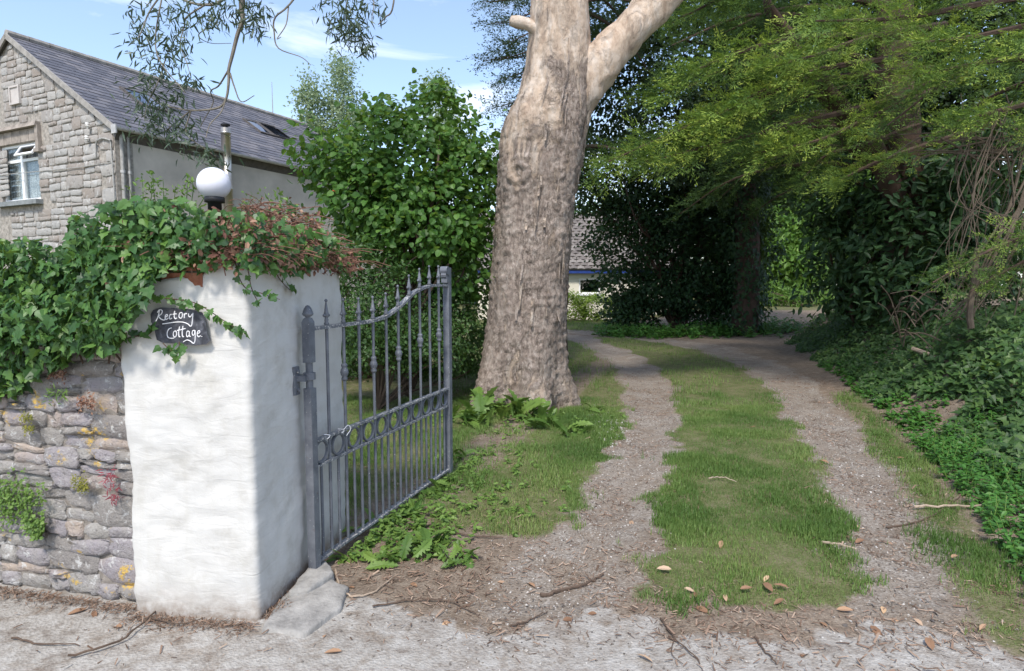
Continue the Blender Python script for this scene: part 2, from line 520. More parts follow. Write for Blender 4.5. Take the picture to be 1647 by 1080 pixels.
M['tile'] = N.done(N.bsdf(N.ramp(N.math('ADD', N.math('MULTIPLY', f, 0.6), N.math('MULTIPLY', N.noise(4, 5), 0.4)), [(0.1, (0.12, 0.105, 0.098)), (0.6, (0.20, 0.178, 0.163)), (1.0, (0.28, 0.26, 0.24))]), 0.9, None, 0.2))
N = NT('sign_slate')
c = N.ramp(N.noise(26, 6, 0.6, None, 0.8), [(0.35, (0.028, 0.029, 0.036)), (0.6, (0.075, 0.078, 0.092)), (0.72, (0.20, 0.20, 0.225))])
M['sign_slate'] = N.done(N.bsdf(c, 0.7, N.bump(N.noise(60, 5), 0.4, 0.004), 0.35))
M['chalk'] = plain('white_paint', (0.78, 0.77, 0.78), 0.8, 0.2, var=0.08, scale=60)
# opal globe
N = NT('opal_globe')
b = N.n('BsdfPrincipled')
N.set(b.inputs['Base Color'], (0.74, 0.73, 0.79))
N.set(b.inputs['Roughness'], 0.28)
N.set(b.inputs['Subsurface Weight'], 0.25)
N.set(b.inputs['Subsurface Radius'], (0.05, 0.05, 0.05))
N.set(b.inputs['Specular IOR Level'], 0.5)
M['opal'] = N.done(b.outputs[0])
M['step'] = plain('old_concrete', (0.30, 0.285, 0.265), 0.95, 0.15, var=0.35, scale=10, bump=0.7)

# eucalyptus bark: rough brown-grey plates that peel to pale cream wood
N = NT('eucalyptus_bark')
p = N.pos()
mpn = N.n('Mapping')
N.set(mpn.inputs['Vector'], p)
mpn.inputs['Scale'].default_value = (1, 1, 0.38)
vec = mpn.outputs[0]
warp = N.mix(0.55, vec, N.n('TexNoise', Scale=6.0, Detail=6, Roughness=0.65, Vector=vec).outputs['Color'], 'ADD')
rough_n = N.noise(11, 9, 0.72, vec, 1.1)
fine_n = N.noise(42, 6, 0.7, vec, 0.8)
vor = N.n('TexVoronoi', Scale=9.0, feature='DISTANCE_TO_EDGE')
N.set(vor.inputs['Vector'], warp)
crack = N.ramp(vor.outputs['Distance'], [(0.0, 0.0), (0.05, 1.0)])
cmask = N.ramp(N.noise(4.5, 4, 0.6), [(0.40, 0.0), (0.62, 0.75)])
grey = N.ramp(N.math('ADD', N.math('MULTIPLY', rough_n, 0.65), N.math('MULTIPLY', fine_n, 0.35)), [(0.33, (0.12, 0.092, 0.075)), (0.47, (0.27, 0.218, 0.182)), (0.56, (0.37, 0.31, 0.265)), (0.70, (0.50, 0.44, 0.39))])
pale = N.ramp(N.noise(8, 7, 0.66, vec, 0.5), [(0.3, (0.36, 0.26, 0.19)), (0.5, (0.52, 0.41, 0.315)), (0.72, (0.60, 0.53, 0.46))])
peel = N.attr('peel')
pm = N.ramp(N.math('ADD', N.math('MULTIPLY', N.noise(3.6, 8, 0.72, vec, 0.9), 0.8), N.math('MULTIPLY', peel, 0.55)), [(0.435, 0.0), (0.485, 0.65), (0.57, 1.0)])
col = N.mix(pm, grey, pale)
spots = N.ramp(N.noise(19, 5, 0.7, vec, 1.0), [(0.60, 0.0), (0.68, 0.6)])
col = N.mix(N.math('MULTIPLY', spots, pm), col, (0.27, 0.20, 0.155))
ck = N.math('MULTIPLY', N.math('SUBTRACT', 1.0, crack), cmask)
col = N.mix(N.math('MULTIPLY', ck, N.math('SUBTRACT', 0.85, N.math('MULTIPLY', pm, 0.6))), col, (0.085, 0.06, 0.045))
mp2 = N.n('Mapping')
N.set(mp2.inputs['Vector'], p)
mp2.inputs['Scale'].default_value = (1, 1, 0.6)
flk = N.noise(13, 6, 0.62, mp2.outputs[0], 1.6)
ter = N.math('DIVIDE', N.math('FLOOR', N.math('MULTIPLY', flk, 15.0)), 15.0)
edge = N.math('FRACT', N.math('MULTIPLY', flk, 15.0))
rim = N.ramp(edge, [(0.0, 1.0), (0.16, 0.0)])
tone = N.n('TexWhiteNoise', noise_dimensions='1D')
N.set(tone.inputs['W'], ter)
rough_part = N.math('SUBTRACT', 1.0, N.math('MULTIPLY', pm, 0.7))
col = N.mix(N.math('MULTIPLY', rough_part, 0.45), col, N.mix(1.0, col, N.ramp(tone.outputs['Value'], [(0.0, (0.45, 0.42, 0.40)), (1.0, (1.45, 1.42, 1.40))]), 'MULTIPLY'))
col = N.mix(N.math('MULTIPLY', N.math('MULTIPLY', rim, rough_part), 0.55), col, (0.10, 0.075, 0.06))
h = N.math('ADD', N.math('ADD', N.math('MULTIPLY', ter, 2.2), N.math('MULTIPLY', fine_n, 0.35)), N.math('MULTIPLY', ck, -0.4))
h = N.math('ADD', N.math('MULTIPLY', h, rough_part), N.math('MULTIPLY', rough_n, 0.3))
M['euc_bark'] = N.done(N.bsdf(col, 0.85, N.bump(h, 1.0, 0.035), 0.2))

# ground: masks are carried by the mesh (what the ground is made of), colours by noise
N = NT('ground_surface')
p = N.pos()
fine = N.noise(70, 6, 0.7)
mid = N.noise(9, 5, 0.6)
soil = N.ramp(N.math('ADD', N.math('MULTIPLY', fine, 0.6), N.math('MULTIPLY', mid, 0.4)), [(0.3, (0.09, 0.068, 0.05)), (0.5, (0.195, 0.152, 0.115)), (0.70, (0.34, 0.285, 0.225))])
grav = N.n('TexVoronoi', Scale=75.0)
N.set(grav.inputs['Vector'], p)
gcol = N.mix(0.55, N.ramp(N.n('SeparateColor', Color=grav.outputs['Color']).outputs[0], [(0, (0.14, 0.122, 0.10)), (0.6, (0.285, 0.26, 0.225)), (1, (0.45, 0.425, 0.39))]), N.ramp(fine, [(0.3, (0.12, 0.09, 0.07)), (0.7, (0.36, 0.31, 0.26))]))
conc = N.ramp(N.math('ADD', N.math('MULTIPLY', N.noise(28, 6, 0.7), 0.5), N.math('MULTIPLY', mid, 0.5)), [(0.36, (0.19, 0.16, 0.135)), (0.48, (0.31, 0.285, 0.255)), (0.60, (0.40, 0.38, 0.35)), (0.75, (0.46, 0.445, 0.42))])
turf = N.ramp(N.math('ADD', N.math('MULTIPLY', fine, 0.55), N.math('MULTIPLY', N.noise(6, 5, 0.65), 0.45)), [(0.36, (0.065, 0.075, 0.03)), (0.48, (0.115, 0.125, 0.05)), (0.56, (0.165, 0.15, 0.085)), (0.70, (0.21, 0.18, 0.12))])
gcol = N.mix(N.ramp(N.noise(3.4, 6, 0.68, None, 0.5), [(0.40, 0.0), (0.62, 0.85)]), gcol, soil)
gm, rm, tm = N.attr('gravel'), N.attr('road'), N.attr('turf')
def soft(m, sc=16):
    return N.ramp(N.math('ADD', m, N.math('MULTIPLY', N.math('SUBTRACT', N.noise(sc, 6, 0.7), 0.5), 0.9)), [(0.38, 0.0), (0.62, 1.0)])
col = N.mix(soft(tm), soil, turf)
col = N.mix(soft(gm), col, gcol)
col = N.mix(soft(rm, 7), col, conc)
dirt_ = N.math('MULTIPLY', N.ramp(N.noise(4.2, 7, 0.72, None, 0.7), [(0.50, 0.0), (0.66, 0.8)]), rm)
col = N.mix(dirt_, col, soil)
h = N.math('ADD', N.math('MULTIPLY', fine, 0.5), N.math('MULTIPLY', grav.outputs['Distance'], 0.7))
M['ground'] = N.done(N.bsdf(col, 0.95, N.bump(h, 0.6, 0.012), 0.12))

# ------------------------------------------------------------------ the ground
def poly_dist(X, Y, P):
    """distance to polyline with parameter-interpolated half width: returns distance - half width"""
    best = np.full(X.shape, 1e9)
    for (x0, y0, w0), (x1, y1, w1) in zip(P[:-1], P[1:]):
        dx, dy = x1 - x0, y1 - y0
        t = np.clip(((X - x0) * dx + (Y - y0) * dy) / (dx * dx + dy * dy), 0, 1)
        d = np.hypot(X - x0 - t * dx, Y - y0 - t * dy) - (w0 + (w1 - w0) * t) * .88
        best = np.minimum(best, d)
    return best

LT = [(0.05, 2.7, .40), (0.3, 3.3, .36), (0.75, 4.35, .33), (1.4, 6.3, .33), (1.95, 8.4, .36), (2.33, 11, .45), (2.33, 14.8, .5), (1.9, 18.2, .5), (0.5, 20.5, .5), (-3, 22.2, .5)]
RT = [(1.8, 2.5, .32), (2.0, 2.9, .33), (2.42, 3.85, .30), (3.1, 5.5, .38), (3.7, 7.5, .42), (4.25, 9.2, .45), (4.85, 11.8, .55), (4.9, 15, .6), (4.0, 18, .6), (2.5, 20, .6), (0, 22.4, .6)]
XR = np.array([(1, 1.4), (2.76, 2.35), (3.65, 2.78), (5.52, 3.6), (6.72, 4.1), (9.6, 5.05), (11.8, 5.7), (16, 6.9), (20, 8.8), (24, 12), (60, 24), (300, 60)])

def road_edge(X):
    """forward distance where the concrete of the road ends"""
    return 3.02 - 0.13 * np.clip(X + 1.2, -20, 1.6) - 0.13 * np.clip(X - 0.4, 0, 1.4) + 0.02 * np.clip(-X - 1.2, 0, 30)

def masks(X, Y):
    P3 = np.stack([X, Y, 0 * X], -1).reshape(-1, 3)
    wob = (fbm(P3 * 2.2, 4) * 0.13 + fbm(P3 * 9.0, 3) * 0.09).reshape(X.shape)
    dl, dr = poly_dist(X, Y, LT) + wob, poly_dist(X, Y, RT) + wob
    gravel = np.clip(0.5 - np.minimum(dl, dr) / 0.42, 0, 1)
    dre = Y - road_edge(X) + wob * 1.2
    road = np.clip(0.5 - dre / 0.35, 0, 1)
    xr = np.interp(Y, XR[:, 0], XR[:, 1])
    # turf: middle strip, left verge, lawn beyond the bend, little tufts by the bank
    xl = np.interp(Y, [p[1] for p in LT], [p[0] for p in LT])
    xrt = np.interp(Y, [p[1] for p in RT], [p[0] for p in RT])
    strip = np.clip(0.5 + np.minimum(np.minimum(dl, dr), np.minimum(X - xl, xrt - X)) / 0.2, 0, 1) * (Y < 18) * sstep(2.78, 3.05, Y + wob - 0.10 * (1.6 - X))
    verge = np.clip(0.5 + dl / 0.2, 0, 1) * (X < xl) * sstep(3.55, 4.1, Y - 0.35 * np.clip(-X, -1, 1) + wob)
    gate_d = np.abs((X + 1.078) * 0.952 - (Y - 3.28) * 0.307)
    verge = verge * (0.35 + 0.65 * sstep(0.15, 0.45, gate_d))
    lawn = np.maximum(sstep(19.8, 21.2, Y) * (X < 5), sstep(24, 27, Y))
    edge = np.clip(1 - np.abs(X - xr + 0.05) / 0.35, 0, 1) * (Y > 2.4) * (Y < 9) * 0.8
    turf = np.clip(np.maximum.reduce([strip, verge, lawn, edge]), 0, 1) * (1 - road * 0.98)
    return gravel * (1 - 0.9 * road), road, turf

def ground_z(X, Y):
    X, Y = np.asarray(X, float), np.asarray(Y, float)
    sh = X.shape
    P3 = np.stack([X, Y, 0 * X], -1).reshape(-1, 3)
    xr = np.interp(Y, XR[:, 0], XR[:, 1])
    d = X - xr
    z = (fbm(P3 * 0.9, 4) * 0.02).reshape(sh) + (fbm(P3 * 7.0, 3) * 0.006).reshape(sh)
    k = sstep(3.2, 8.5, Y) * (1 - 0.55 * sstep(14, 20, Y))
    z = z + sstep(0.0, 1.9, d) * (0.10 + 0.9 * k) * (1 + 0.25 * (fbm(P3 * 0.7 + 5, 3)).reshape(sh)) * (Y > 1.0)
    z = z + 0.5 * sstep(17, 27, Y) * sstep(4, 9, X)
    dl, dr = poly_dist(X, Y, LT), poly_dist(X, Y, RT)
    z = z - 0.03 * np.clip(-np.minimum(dl, dr) / 0.3, 0, 1) * (Y > 3.0)
    z = z * sstep(2.2, 3.4, Y) * np.where(X < -1.0, sstep(3.1, 4.2, Y), 1.0) * np.where(Y < 60, 1, 0.3)
    return z

def build_ground():
    xs = np.concatenate([-np.geomspace(4.2, 160, 34)[::-1], np.arange(-4.1, 5.6, 0.05), np.geomspace(5.65, 160, 44)])
    ys = np.concatenate([-np.geomspace(0.9, 40, 12)[::-1], np.arange(-0.5, 1.2, 0.4), np.arange(1.35, 8.0, 0.05), np.geomspace(8.06, 320, 130)])
    Xg, Yg = np.meshgrid(xs, ys, indexing='ij')
    Z = ground_z(Xg, Yg)
    gv, rd, tf = masks(Xg, Yg)
    nx, ny = len(xs), len(ys)
    V = np.stack([Xg, Yg, Z], -1).reshape(-1, 3)
    i, j = np.meshgrid(np.arange(nx - 1), np.arange(ny - 1), indexing='ij')
    i, j = i.ravel(), j.ravel()
    F = np.stack([i * ny + j, (i + 1) * ny + j, (i + 1) * ny + j + 1, i * ny + j + 1], 1)
    g1, r1 = gv.ravel()[F].mean(1), rd.ravel()[F].mean(1)
    xl = np.interp(V[F[:, 0], 1], [p[1] for p in LT], [p[0] for p in LT])
    dl = poly_dist(V[F[:, 0], 0], V[F[:, 0], 1], LT)
    dr = poly_dist(V[F[:, 0], 0], V[F[:, 0], 1], RT)
    road = r1 > 0.5
    tr = (g1 > 0.5) & ~road
    for nm, sel in (('road', road), ('gravel_track', tr & (dl <= dr)), ('gravel_track', tr & (dl > dr)), ('ground', ~road & ~tr)):
        f = F[sel]
        idx, inv = np.unique(f.ravel(), return_inverse=True)
        me = mesh_np(nm, V[idx], inv.reshape(-1, 4), None, True)
        for an, arr in (('gravel', gv), ('road', rd), ('turf', tf)):
            a = me.attributes.new(an, 'FLOAT', 'POINT')
            a.data.foreach_set('value', arr.ravel()[idx].astype(np.float32))
        o = obj(nm, me, M['ground'], kind='structure')
build_ground()

# ------------------------------------------------------------------ leaf templates (length about 1, along +x, face up +z)
def fan(pts, zf):
    """outline leaf: pts (n,2) around, folded along x: z = zf*|y|, drooping tip"""
    pts = np.array(pts, float)
    c = np.array([[pts[:, 0].mean(), 0.0]])
    P = np.vstack([c, pts])
    z = zf * np.abs(P[:, 1]) - 0.16 * np.clip(P[:, 0], 0, 2) ** 2
    V = np.column_stack([P, z])
    n = len(pts)
    F = np.array([[0, 1 + i, 1 + (i + 1) % n] for i in range(n)])
    return V, F
T_IVY = fan([(0, 0), (-.12, .26), (.12, .50), (.30, .28), (.50, .42), (.66, .17), (1, 0), (.66, -.17), (.50, -.42), (.30, -.28), (.12, -.50), (-.12, -.26)], 0.22)
T_IVY2 = fan([(0, 0), (-.05, .2), (.1, .36), (.34, .34), (.5, .2), (.74, .14), (1, .03), (.7, -.16), (.5, -.26), (.3, -.42), (.06, -.34), (-.06, -.16)], -.25)
T_IVYLOW = fan([(0, 0), (.0, .42), (.42, .24), (1, 0), (.42, -.24), (.0, -.42)], 0.2)
T_HAZEL = fan([(0, 0), (.08, .30), (.42, .44), (.78, .30), (1.0, 0), (.78, -.30), (.42, -.44), (.08, -.30)], 0.25)
T_OVAL = fan([(0, 0), (.3, .24), (.7, .2), (1, 0), (.7, -.2), (.3, -.24)], 0.3)
T_LAUREL = fan([(0, 0), (.22, .15), (.55, .20), (.85, .11), (1, 0), (.85, -.11), (.55, -.20), (.22, -.15)], 0.3)
T_LANCE = (np.array([[0, 0, 0], [.35, .085, .02], [.35, -.085, .02], [.7, .06, -.05], [.7, -.06, -.05], [1, 0, -.16]], float), np.array([[0, 2, 1], [1, 2, 4], [1, 4, 3], [3, 4, 5]]))
T_QUAD = (np.array([[0, 0, 0], [.45, .32, .05], [1, 0, -.08], [.5, -.32, .05]], float), np.array([[0, 2, 1], [0, 3, 2]]))
T_BLADE = (np.array([[0, .045, 0], [0, -.045, 0], [.5, .036, .10], [.5, -.036, .10], [1, 0, -.10]], float), np.array([[0, 1, 3], [0, 3, 2], [2, 3, 4]]))
T_FLAKE = (np.array([[0, -.04, 0], [1, -.05, .03], [.92, .07, .09], [.08, .10, .03]], float), np.array([[0, 1, 2], [0, 2, 3]]))
T_PEB = (np.array([[.5, 0, 0], [0, .42, 0], [-.5, .05, 0], [.05, -.45, 0], [0, 0, .34], [0, 0, -.3]], float), np.array([[0, 1, 4], [1, 2, 4], [2, 3, 4], [3, 0, 4], [1, 0, 5], [2, 1, 5], [3, 2, 5], [0, 3, 5]]))
def dandelion():
    top, n = [], 6
    for k in range(n):
        x = 0.12 + 0.8 * k / n
        w = 0.05 + 0.13 * math.sin(math.pi * (k + 1.2) / (n + 1.5))
        top += [(x, w * 0.42), (x + 0.03, w * 1.2)]
    pts = [(0, 0.01)] + top + [(1, 0)] + [(a, -b) for a, b in top[::-1]]
    V, F = fan(pts, 0.25)
    V[:, 2] += 0.45 * V[:, 0] - 0.35 * V[:, 0] ** 2
    return V, F
T_DAND = dandelion()

def conifer_spray(seed, n1=9, n2=4, wd=.014):
    r = np.random.default_rng(seed)
    V, F, tip = [], [], []
    def dia(p, d, l, w, tp):
        d = d / np.linalg.norm(d)
        s = np.cross(d, [0, 0, 1.0])
        s = s / max(np.linalg.norm(s), 1e-6)
        s = s * math.cos(0.5 * r.normal()) + np.array([0, 0, 1]) * 0.5 * r.normal()
        b = len(V)
        V.extend([p, p + d * l * .45 + s * w, p + d * l, p + d * l * .45 - s * w])
        F.extend([[b, b + 1, b + 2], [b, b + 2, b + 3]])
        tip.extend([tp, tp])
    for i in range(n1):
        x = 0.10 + 0.82 * i / (n1 - 1)
        base = np.array([x, 0, 0.06 * math.sin(3 * x) - 0.12 * x * x])
        L = 0.42 * (1 - 0.62 * x) * r.uniform(.75, 1.2)
        sd = 1 if i % 2 else -1
        for sgn in (sd, -sd) if i % 3 == 0 else (sd,):
            a = R(r.uniform(35, 60)) * sgn
            d = np.array([math.cos(a), math.sin(a), r.uniform(-.15, .3)])
            for k in range(n2):
                f = (k + .2) / n2
                q = base + d * L * f
                b2 = a + R(r.uniform(25, 55)) * (1 if k % 2 else -1)
                e = np.array([math.cos(b2), math.sin(b2), r.uniform(-.25, .4)])
                dia(q, e, L * (0.55 - 0.28 * f) * r.uniform(.8, 1.25), wd, 0.3 + .3 * f + .4 * x)
            dia(base + d * L * .55, d, L * .6, 0.011, .6 + .4 * x)
        dia(base, np.array([1, 0.15 * sd, 0]), 0.17, 0.012, x)
    dia(np.array([.9, 0, -.08]), np.array([1, 0, 0.0]), .22, .012, 1.0)
    return np.array(V), np.array(F), np.array(tip)
SPRAYS = [conifer_spray(s) for s in (1, 2, 3, 4)]
SPRAYS_FAR = [conifer_spray(s, 6, 2, .024) for s in (5, 6, 7)]

def frames(nrm, tip):
    z = nrmz(nrm)
    x = nrmz(tip - z * np.sum(tip * z, -1, keepdims=True))
    y = np.cross(z, x)
    return np.stack([x, y, z], -1)     # columns

def inst(T, pos, Fr, size):
    V0, F0 = T[0], T[1]
    n, k = len(pos), len(V0)
    V = np.einsum('nij,kj->nki', Fr, V0) * np.asarray(size).reshape(-1, 1, 1) + pos[:, None]
    F = (F0[None] + (np.arange(n) * k)[:, None, None]).reshape(-1, F0.shape[1])
    return V.reshape(-1, 3), F

def foliage_mesh(name, T, pos, nrm, tip, size, var=None, r=None):
    r = r or rng
    n = len(pos)
    Fr = frames(nrm, tip)
    V, F = inst(T, pos, Fr, np.broadcast_to(size, (n,)))
    v = r.random(n) if var is None else var
    return mesh_np(name, V, F, np.repeat(v, len(T[1])))

def rand_dir(n, r=None):
    return nrmz((r or rng).normal(size=(n, 3)))

def pick_visible(pos, cell=16, limit=300, need=None):
    """indices of the leaves nearest the camera, one for each patch of the picture"""
    x, y = topx(pos)
    ok = (x > 0) & (x < W_PX) & (y > 0) & (y < H_PX)
    if need is not None:
        ok &= need
    key = (x // cell).astype(int) * 1000 + (y // cell).astype(int)
    order = np.argsort(pos[:, 1])
    seen, out = set(), []
    for i in order:
        if ok[i] and key[i] not in seen:
            seen.add(key[i])
            out.append(i)
    out = np.array(out, int)
    if len(out) > limit:
        out = rng.permutation(out)[:limit]
    return out

def leaf_parts(root, T, mat, pos, nrm, tip, size, limit=300, cell=16, name='leaf', rest='foliage', need=None):
    """the leaves that can be told apart as parts of their own, the others joined"""
    n = len(pos)
    size = np.broadcast_to(size, (n,))
    sel = pick_visible(pos, cell, limit, need)
    keep = np.ones(n, bool)
    keep[sel] = False
    if keep.any():
        me = foliage_mesh(rest, T, pos[keep], nrm[keep], tip[keep], size[keep])
        part(rest, me, mat, root, kind='stuff')
    if not len(sel):
        return
    me = mesh_np(name, T[0], T[1], np.zeros(len(T[1])))
    me.materials.append(mat)
    Fr = frames(nrm[sel], tip[sel])
    loc = root.location
    for i, k in enumerate(sel):
        o = bpy.data.objects.new(name, me)
        C.objects.link(o)
        o.parent = root
        m = Matrix([[*(Fr[i][a] * size[k]), pos[k][a] - loc[a]] for a in range(3)] + [[0, 0, 0, 1]])
        o.matrix_local = m

def clumps(n_cl, n_leaf, ells, cr, r, shell=0.55):
    """leaf positions in clumps within ellipsoids (cx,cy,cz,rx,ry,rz)"""
    ells = np.array(ells, float)
    vol = ells[:, 3] * ells[:, 4] * ells[:, 5]
    e = ells[r.choice(len(ells), n_cl, p=vol / vol.sum())]
    d = rand_dir(n_cl, r)
    rad = shell + (1 - shell) * r.random(n_cl) ** 0.6
    ctr = e[:, :3] + d * e[:, 3:] * rad[:, None]
    out = d
    k = r.integers(0, n_cl, n_leaf)
    off = r.normal(size=(n_leaf, 3)) * cr * np.array([1, 1, .6])
    return ctr[k] + off, nrmz(out[k] + 0.4 * r.normal(size=(n_leaf, 3))), ctr

# ------------------------------------------------------------------ gate pillar
PF0, PF1, PB1, PB0 = np.array([-1.838, 2.90]), np.array([-1.20, 2.82]), np.array([-1.06, 3.88]), np.array([-1.72, 3.98])
def pillar_ring(inset, n=22):
    cs = [PF0, PF1, PB1, PB0]
    ctr = sum(cs) / 4
    cs = [ctr + (c - ctr) * (1 - inset / 0.5) for c in cs]
    out = []
    for k in range(4):
        a, b, c = cs[k - 1], cs[k], cs[(k + 1) % 4]
        rr = 0.035
        p0 = b + (a - b) / np.linalg.norm(a - b) * rr
        p1 = b + (c - b) / np.linalg.norm(c - b) * rr
        for t in np.linspace(0, 1, 5):
            out.append((1 - t) ** 2 * p0 + 2 * t * (1 - t) * b + t * t * p1)
        c0 = c + (b - c) / np.linalg.norm(c - b) * rr
        for t in np.linspace(0, 1, n)[1:-1]:
            out.append(p1 + (c0 - p1) * t)
    return np.array(out)
root = thing('gate_pillar', 'thick whitewashed pillar of lumpy render at the gate, ivy hanging over its top', 'gate pillar', (-1.45, 3.38, 0))
ring = pillar_ring(0)
n = len(ring)
top = 1.685 + 0.05 * vnoise(np.column_stack([ring * 7, np.zeros(n)])) + 0.02 * vnoise(np.column_stack([ring * 23, np.zeros(n)]))
# the render has broken away from the brick near the front edge of the top
bx = ring[:, 0]
frontm = (ring[:, 1] < 2.95) & (bx > -1.75) & (bx < -1.42)
top = np.where(frontm, top - 0.035 - 0.02 * vnoise(np.column_stack([ring * 40, np.zeros(n)])), top)
hs = np.concatenate([np.linspace(0, .2, 10), np.linspace(.22, 1, 60)])
V = []
for h in hs:
    z = -0.04 + h * (top + 0.04)
    V.append(np.column_stack([ring, z]))
V = np.array(V)
ctr = np.array([-1.455, 3.395])
P = V.reshape(-1, 3)
out = nrmz(np.column_stack([P[:, :2] - ctr, np.zeros(len(P))]))
disp = 0.012 * fbm(P * 3.1, 3) + 0.006 * fbm(P * np.array([14, 14, 20]), 3) + 0.02 * np.clip(0.15 - P[:, 2], 0, 1)
P = P + out * disp[:, None]
m = len(hs)
i, j = np.meshgrid(np.arange(m - 1), np.arange(n), indexing='ij')
i, j = i.ravel(), j.ravel()
F = [np.stack([i * n + j, i * n + (j + 1) % n, (i + 1) * n + (j + 1) % n, (i + 1) * n + j], 1)]
# inner rim so the render has thickness
P2 = P[-n:].copy()
P2[:, :2] = ctr + (P2[:, :2] - ctr) * 0.955
b0 = len(P)
P = np.vstack([P, P2])
jj = np.arange(n)
F.append(np.stack([(m - 1) * n + jj, (m - 1) * n + (jj + 1) % n, b0 + (jj + 1) % n, b0 + jj], 1))
part('render_coat', mesh_np('render_coat', P, F, None, True), M['render_white'], root)
core = MB()
rc = pillar_ring(0.03)
core.prism([tuple(q) for q in rc], 0.0, 1.66, lambda a, b, h: (a, b, h))
part('core', core, M['mortar'], root)
# bricks showing under the broken edge
fd = nrmz(PF1 - PF0)
fn = np.array([fd[1], -fd[0]])
for row in range(2):
    for k in range(3):
        c2 = PF0 + fd * (0.10 + 0.105 * (0.5 if row else 0) + k * 0.222) - fn * 0.052
        if c2[0] > -1.3:
            continue
        b = MB()
        Mx = np.column_stack([[fd[0], fd[1], 0], [-fd[1], fd[0], 0], [0, 0, 1]])
        b.box((c2[0], c2[1], 1.612 + row * 0.074), (0.212, 0.10, 0.064), Mx)
        part('brick', b, M['brick'], root)

def pillar_front(x, y, off=0.0):
    """photo pixel -> point on the pillar's front face"""
    u, v = (x - W_PX / 2) / F_PX, (y - H_PX / 2) / F_PX
    d = np.array([u, CP - v * SP, -(SP + v * CP)])
    t = ((PF0 + fn * off) @ fn) / (d[:2] @ fn)
    return np.array([0, 0, CAM_H]) + d * t
sd_ = nrmz(PB1 - PF1)
sn_ = np.array([sd_[1], -sd_[0]])
def pillar_side(x, y, off=0.0):
    u, v = (x - W_PX / 2) / F_PX, (y - H_PX / 2) / F_PX
    d = np.array([u, CP - v * SP, -(SP + v * CP)])
    t = ((PF1 + sn_ * off) @ sn_) / (d[:2] @ sn_)
    return np.array([0, 0, CAM_H]) + d * t

# ------------------------------------------------------------------ slate name sign
sc_ = pillar_front(290, 526)
root = thing('name_sign', 'small dark slate sign lettered Rectory Cottage fixed to the white pillar', 'sign', tuple(sc_))
out_px = [(242, 506), (246, 499), (258, 495), (285, 496), (310, 498), (326, 503), (331, 520), (334, 540), (338, 548), (332, 554), (312, 556), (285, 553), (262, 552), (252, 547), (248, 530), (243, 518)]
b = MB()
fr = [pillar_front(x, y, 0.026) for x, y in out_px]
bk = [pillar_front(x, y, 0.004) for x, y in out_px]
nn = len(fr)
b.add(np.array(bk + fr), [np.array([list(range(nn))]), np.array([[nn + k for k in range(nn)][::-1]]), np.array([[k, nn + k, nn + (k + 1) % nn, (k + 1) % nn] for k in range(nn)])])
part('slate_board', b, M['sign_slate'], root)
# hand lettering, strokes in the frame of the enlarged photograph (x/6.75+220, y/6.75+440)
ST = {
 'R': [[(212, 520), (235, 470), (250, 400)], [(228, 425), (250, 396), (280, 405), (272, 440), (244, 462), (262, 492), (300, 508), (312, 496)]],
 'e': [[(314, 478), (338, 462), (334, 446), (318, 456), (312, 486), (326, 500), (346, 486)]],
 'c': [[(384, 446), (366, 450), (358, 476), (366, 496), (386, 486)]],
 't': [[(416, 408), (412, 470), (424, 494), (440, 484)], [(396, 446), (438, 440)]],
 'o': [[(486, 424), (468, 438), (464, 474), (484, 488), (500, 466), (498, 432), (486, 424)]],
 'r': [[(520, 436), (522, 486)], [(521, 456), (536, 436), (548, 442)]],
 'y': [[(566, 434), (570, 466), (588, 472), (606, 440)], [(614, 430), (610, 500), (602, 560), (586, 574), (556, 548), (500, 530), (420, 530), (350, 540), (285, 550)]],
 'C': [[(384, 592), (352, 606), (334, 650), (344, 694), (384, 706), (412, 700)]],
 'o2': [[(420, 624), (404, 640), (402, 676), (420, 692), (436, 672), (434, 636), (420, 624)]],
 't2': [[(470, 578), (460, 640), (464, 686), (478, 690)], [(442, 622), (512, 606)]],
 't3': [[(506, 572), (498, 640), (502, 684), (516, 688)], [(500, 606), (536, 600)]],
 'a': [[(572, 630), (552, 630), (544, 664), (554, 690), (574, 668), (576, 630)], [(576, 628), (576, 676), (588, 690)]],
 'g': [[(634, 620), (612, 624), (606, 656), (618, 674), (634, 654), (636, 620)], [(637, 618), (640, 690), (634, 744), (618, 760), (586, 736), (548, 724), (510, 744)]],
 'e2': [[(664, 656), (688, 642), (684, 622), (668, 632), (662, 668), (676, 690), (698, 676)]],
 'dot': [[(709, 682), (711, 690)]],
}
for k, strokes in ST.items():
    b = MB()
    for s in strokes:
        pts = [pillar_front(220 + (x - 4) / 6.75, 440 + y / 6.75, 0.0268) for x, y in s]
        pts = spline(pts, max(6, len(pts) * 5)) if len(pts) > 2 else np.array(pts)
        b.tube(pts, 0.0024, 5)
    part('letter' if k not in ('dot',) else 'full_stop', b, M['chalk'], root)

# ------------------------------------------------------------------ globe lamp
gc = at(344, 296, 3.33)
root = thing('globe_lamp', 'white opal globe lamp on a dark collar among the ivy on the pillar', 'lamp', (gc[0], gc[1], 1.70))
gr = 0.084
prof = [(0.0001, gr)] + [(gr * math.sin(a), gr * math.cos(a)) for a in np.linspace(0.08, 2.58, 26)]
b = MB().lathe(prof, gc, 36)
part('globe', b, M['opal'], root, True)
b = MB().lathe([(0.047, -0.068), (0.050, -0.073), (0.050, -0.096), (0.046, -0.098), (0.034, -0.100), (0.034, -0.40), (0.0001, -0.40)], gc, 28)
part('collar', b, M['black'], root, True)

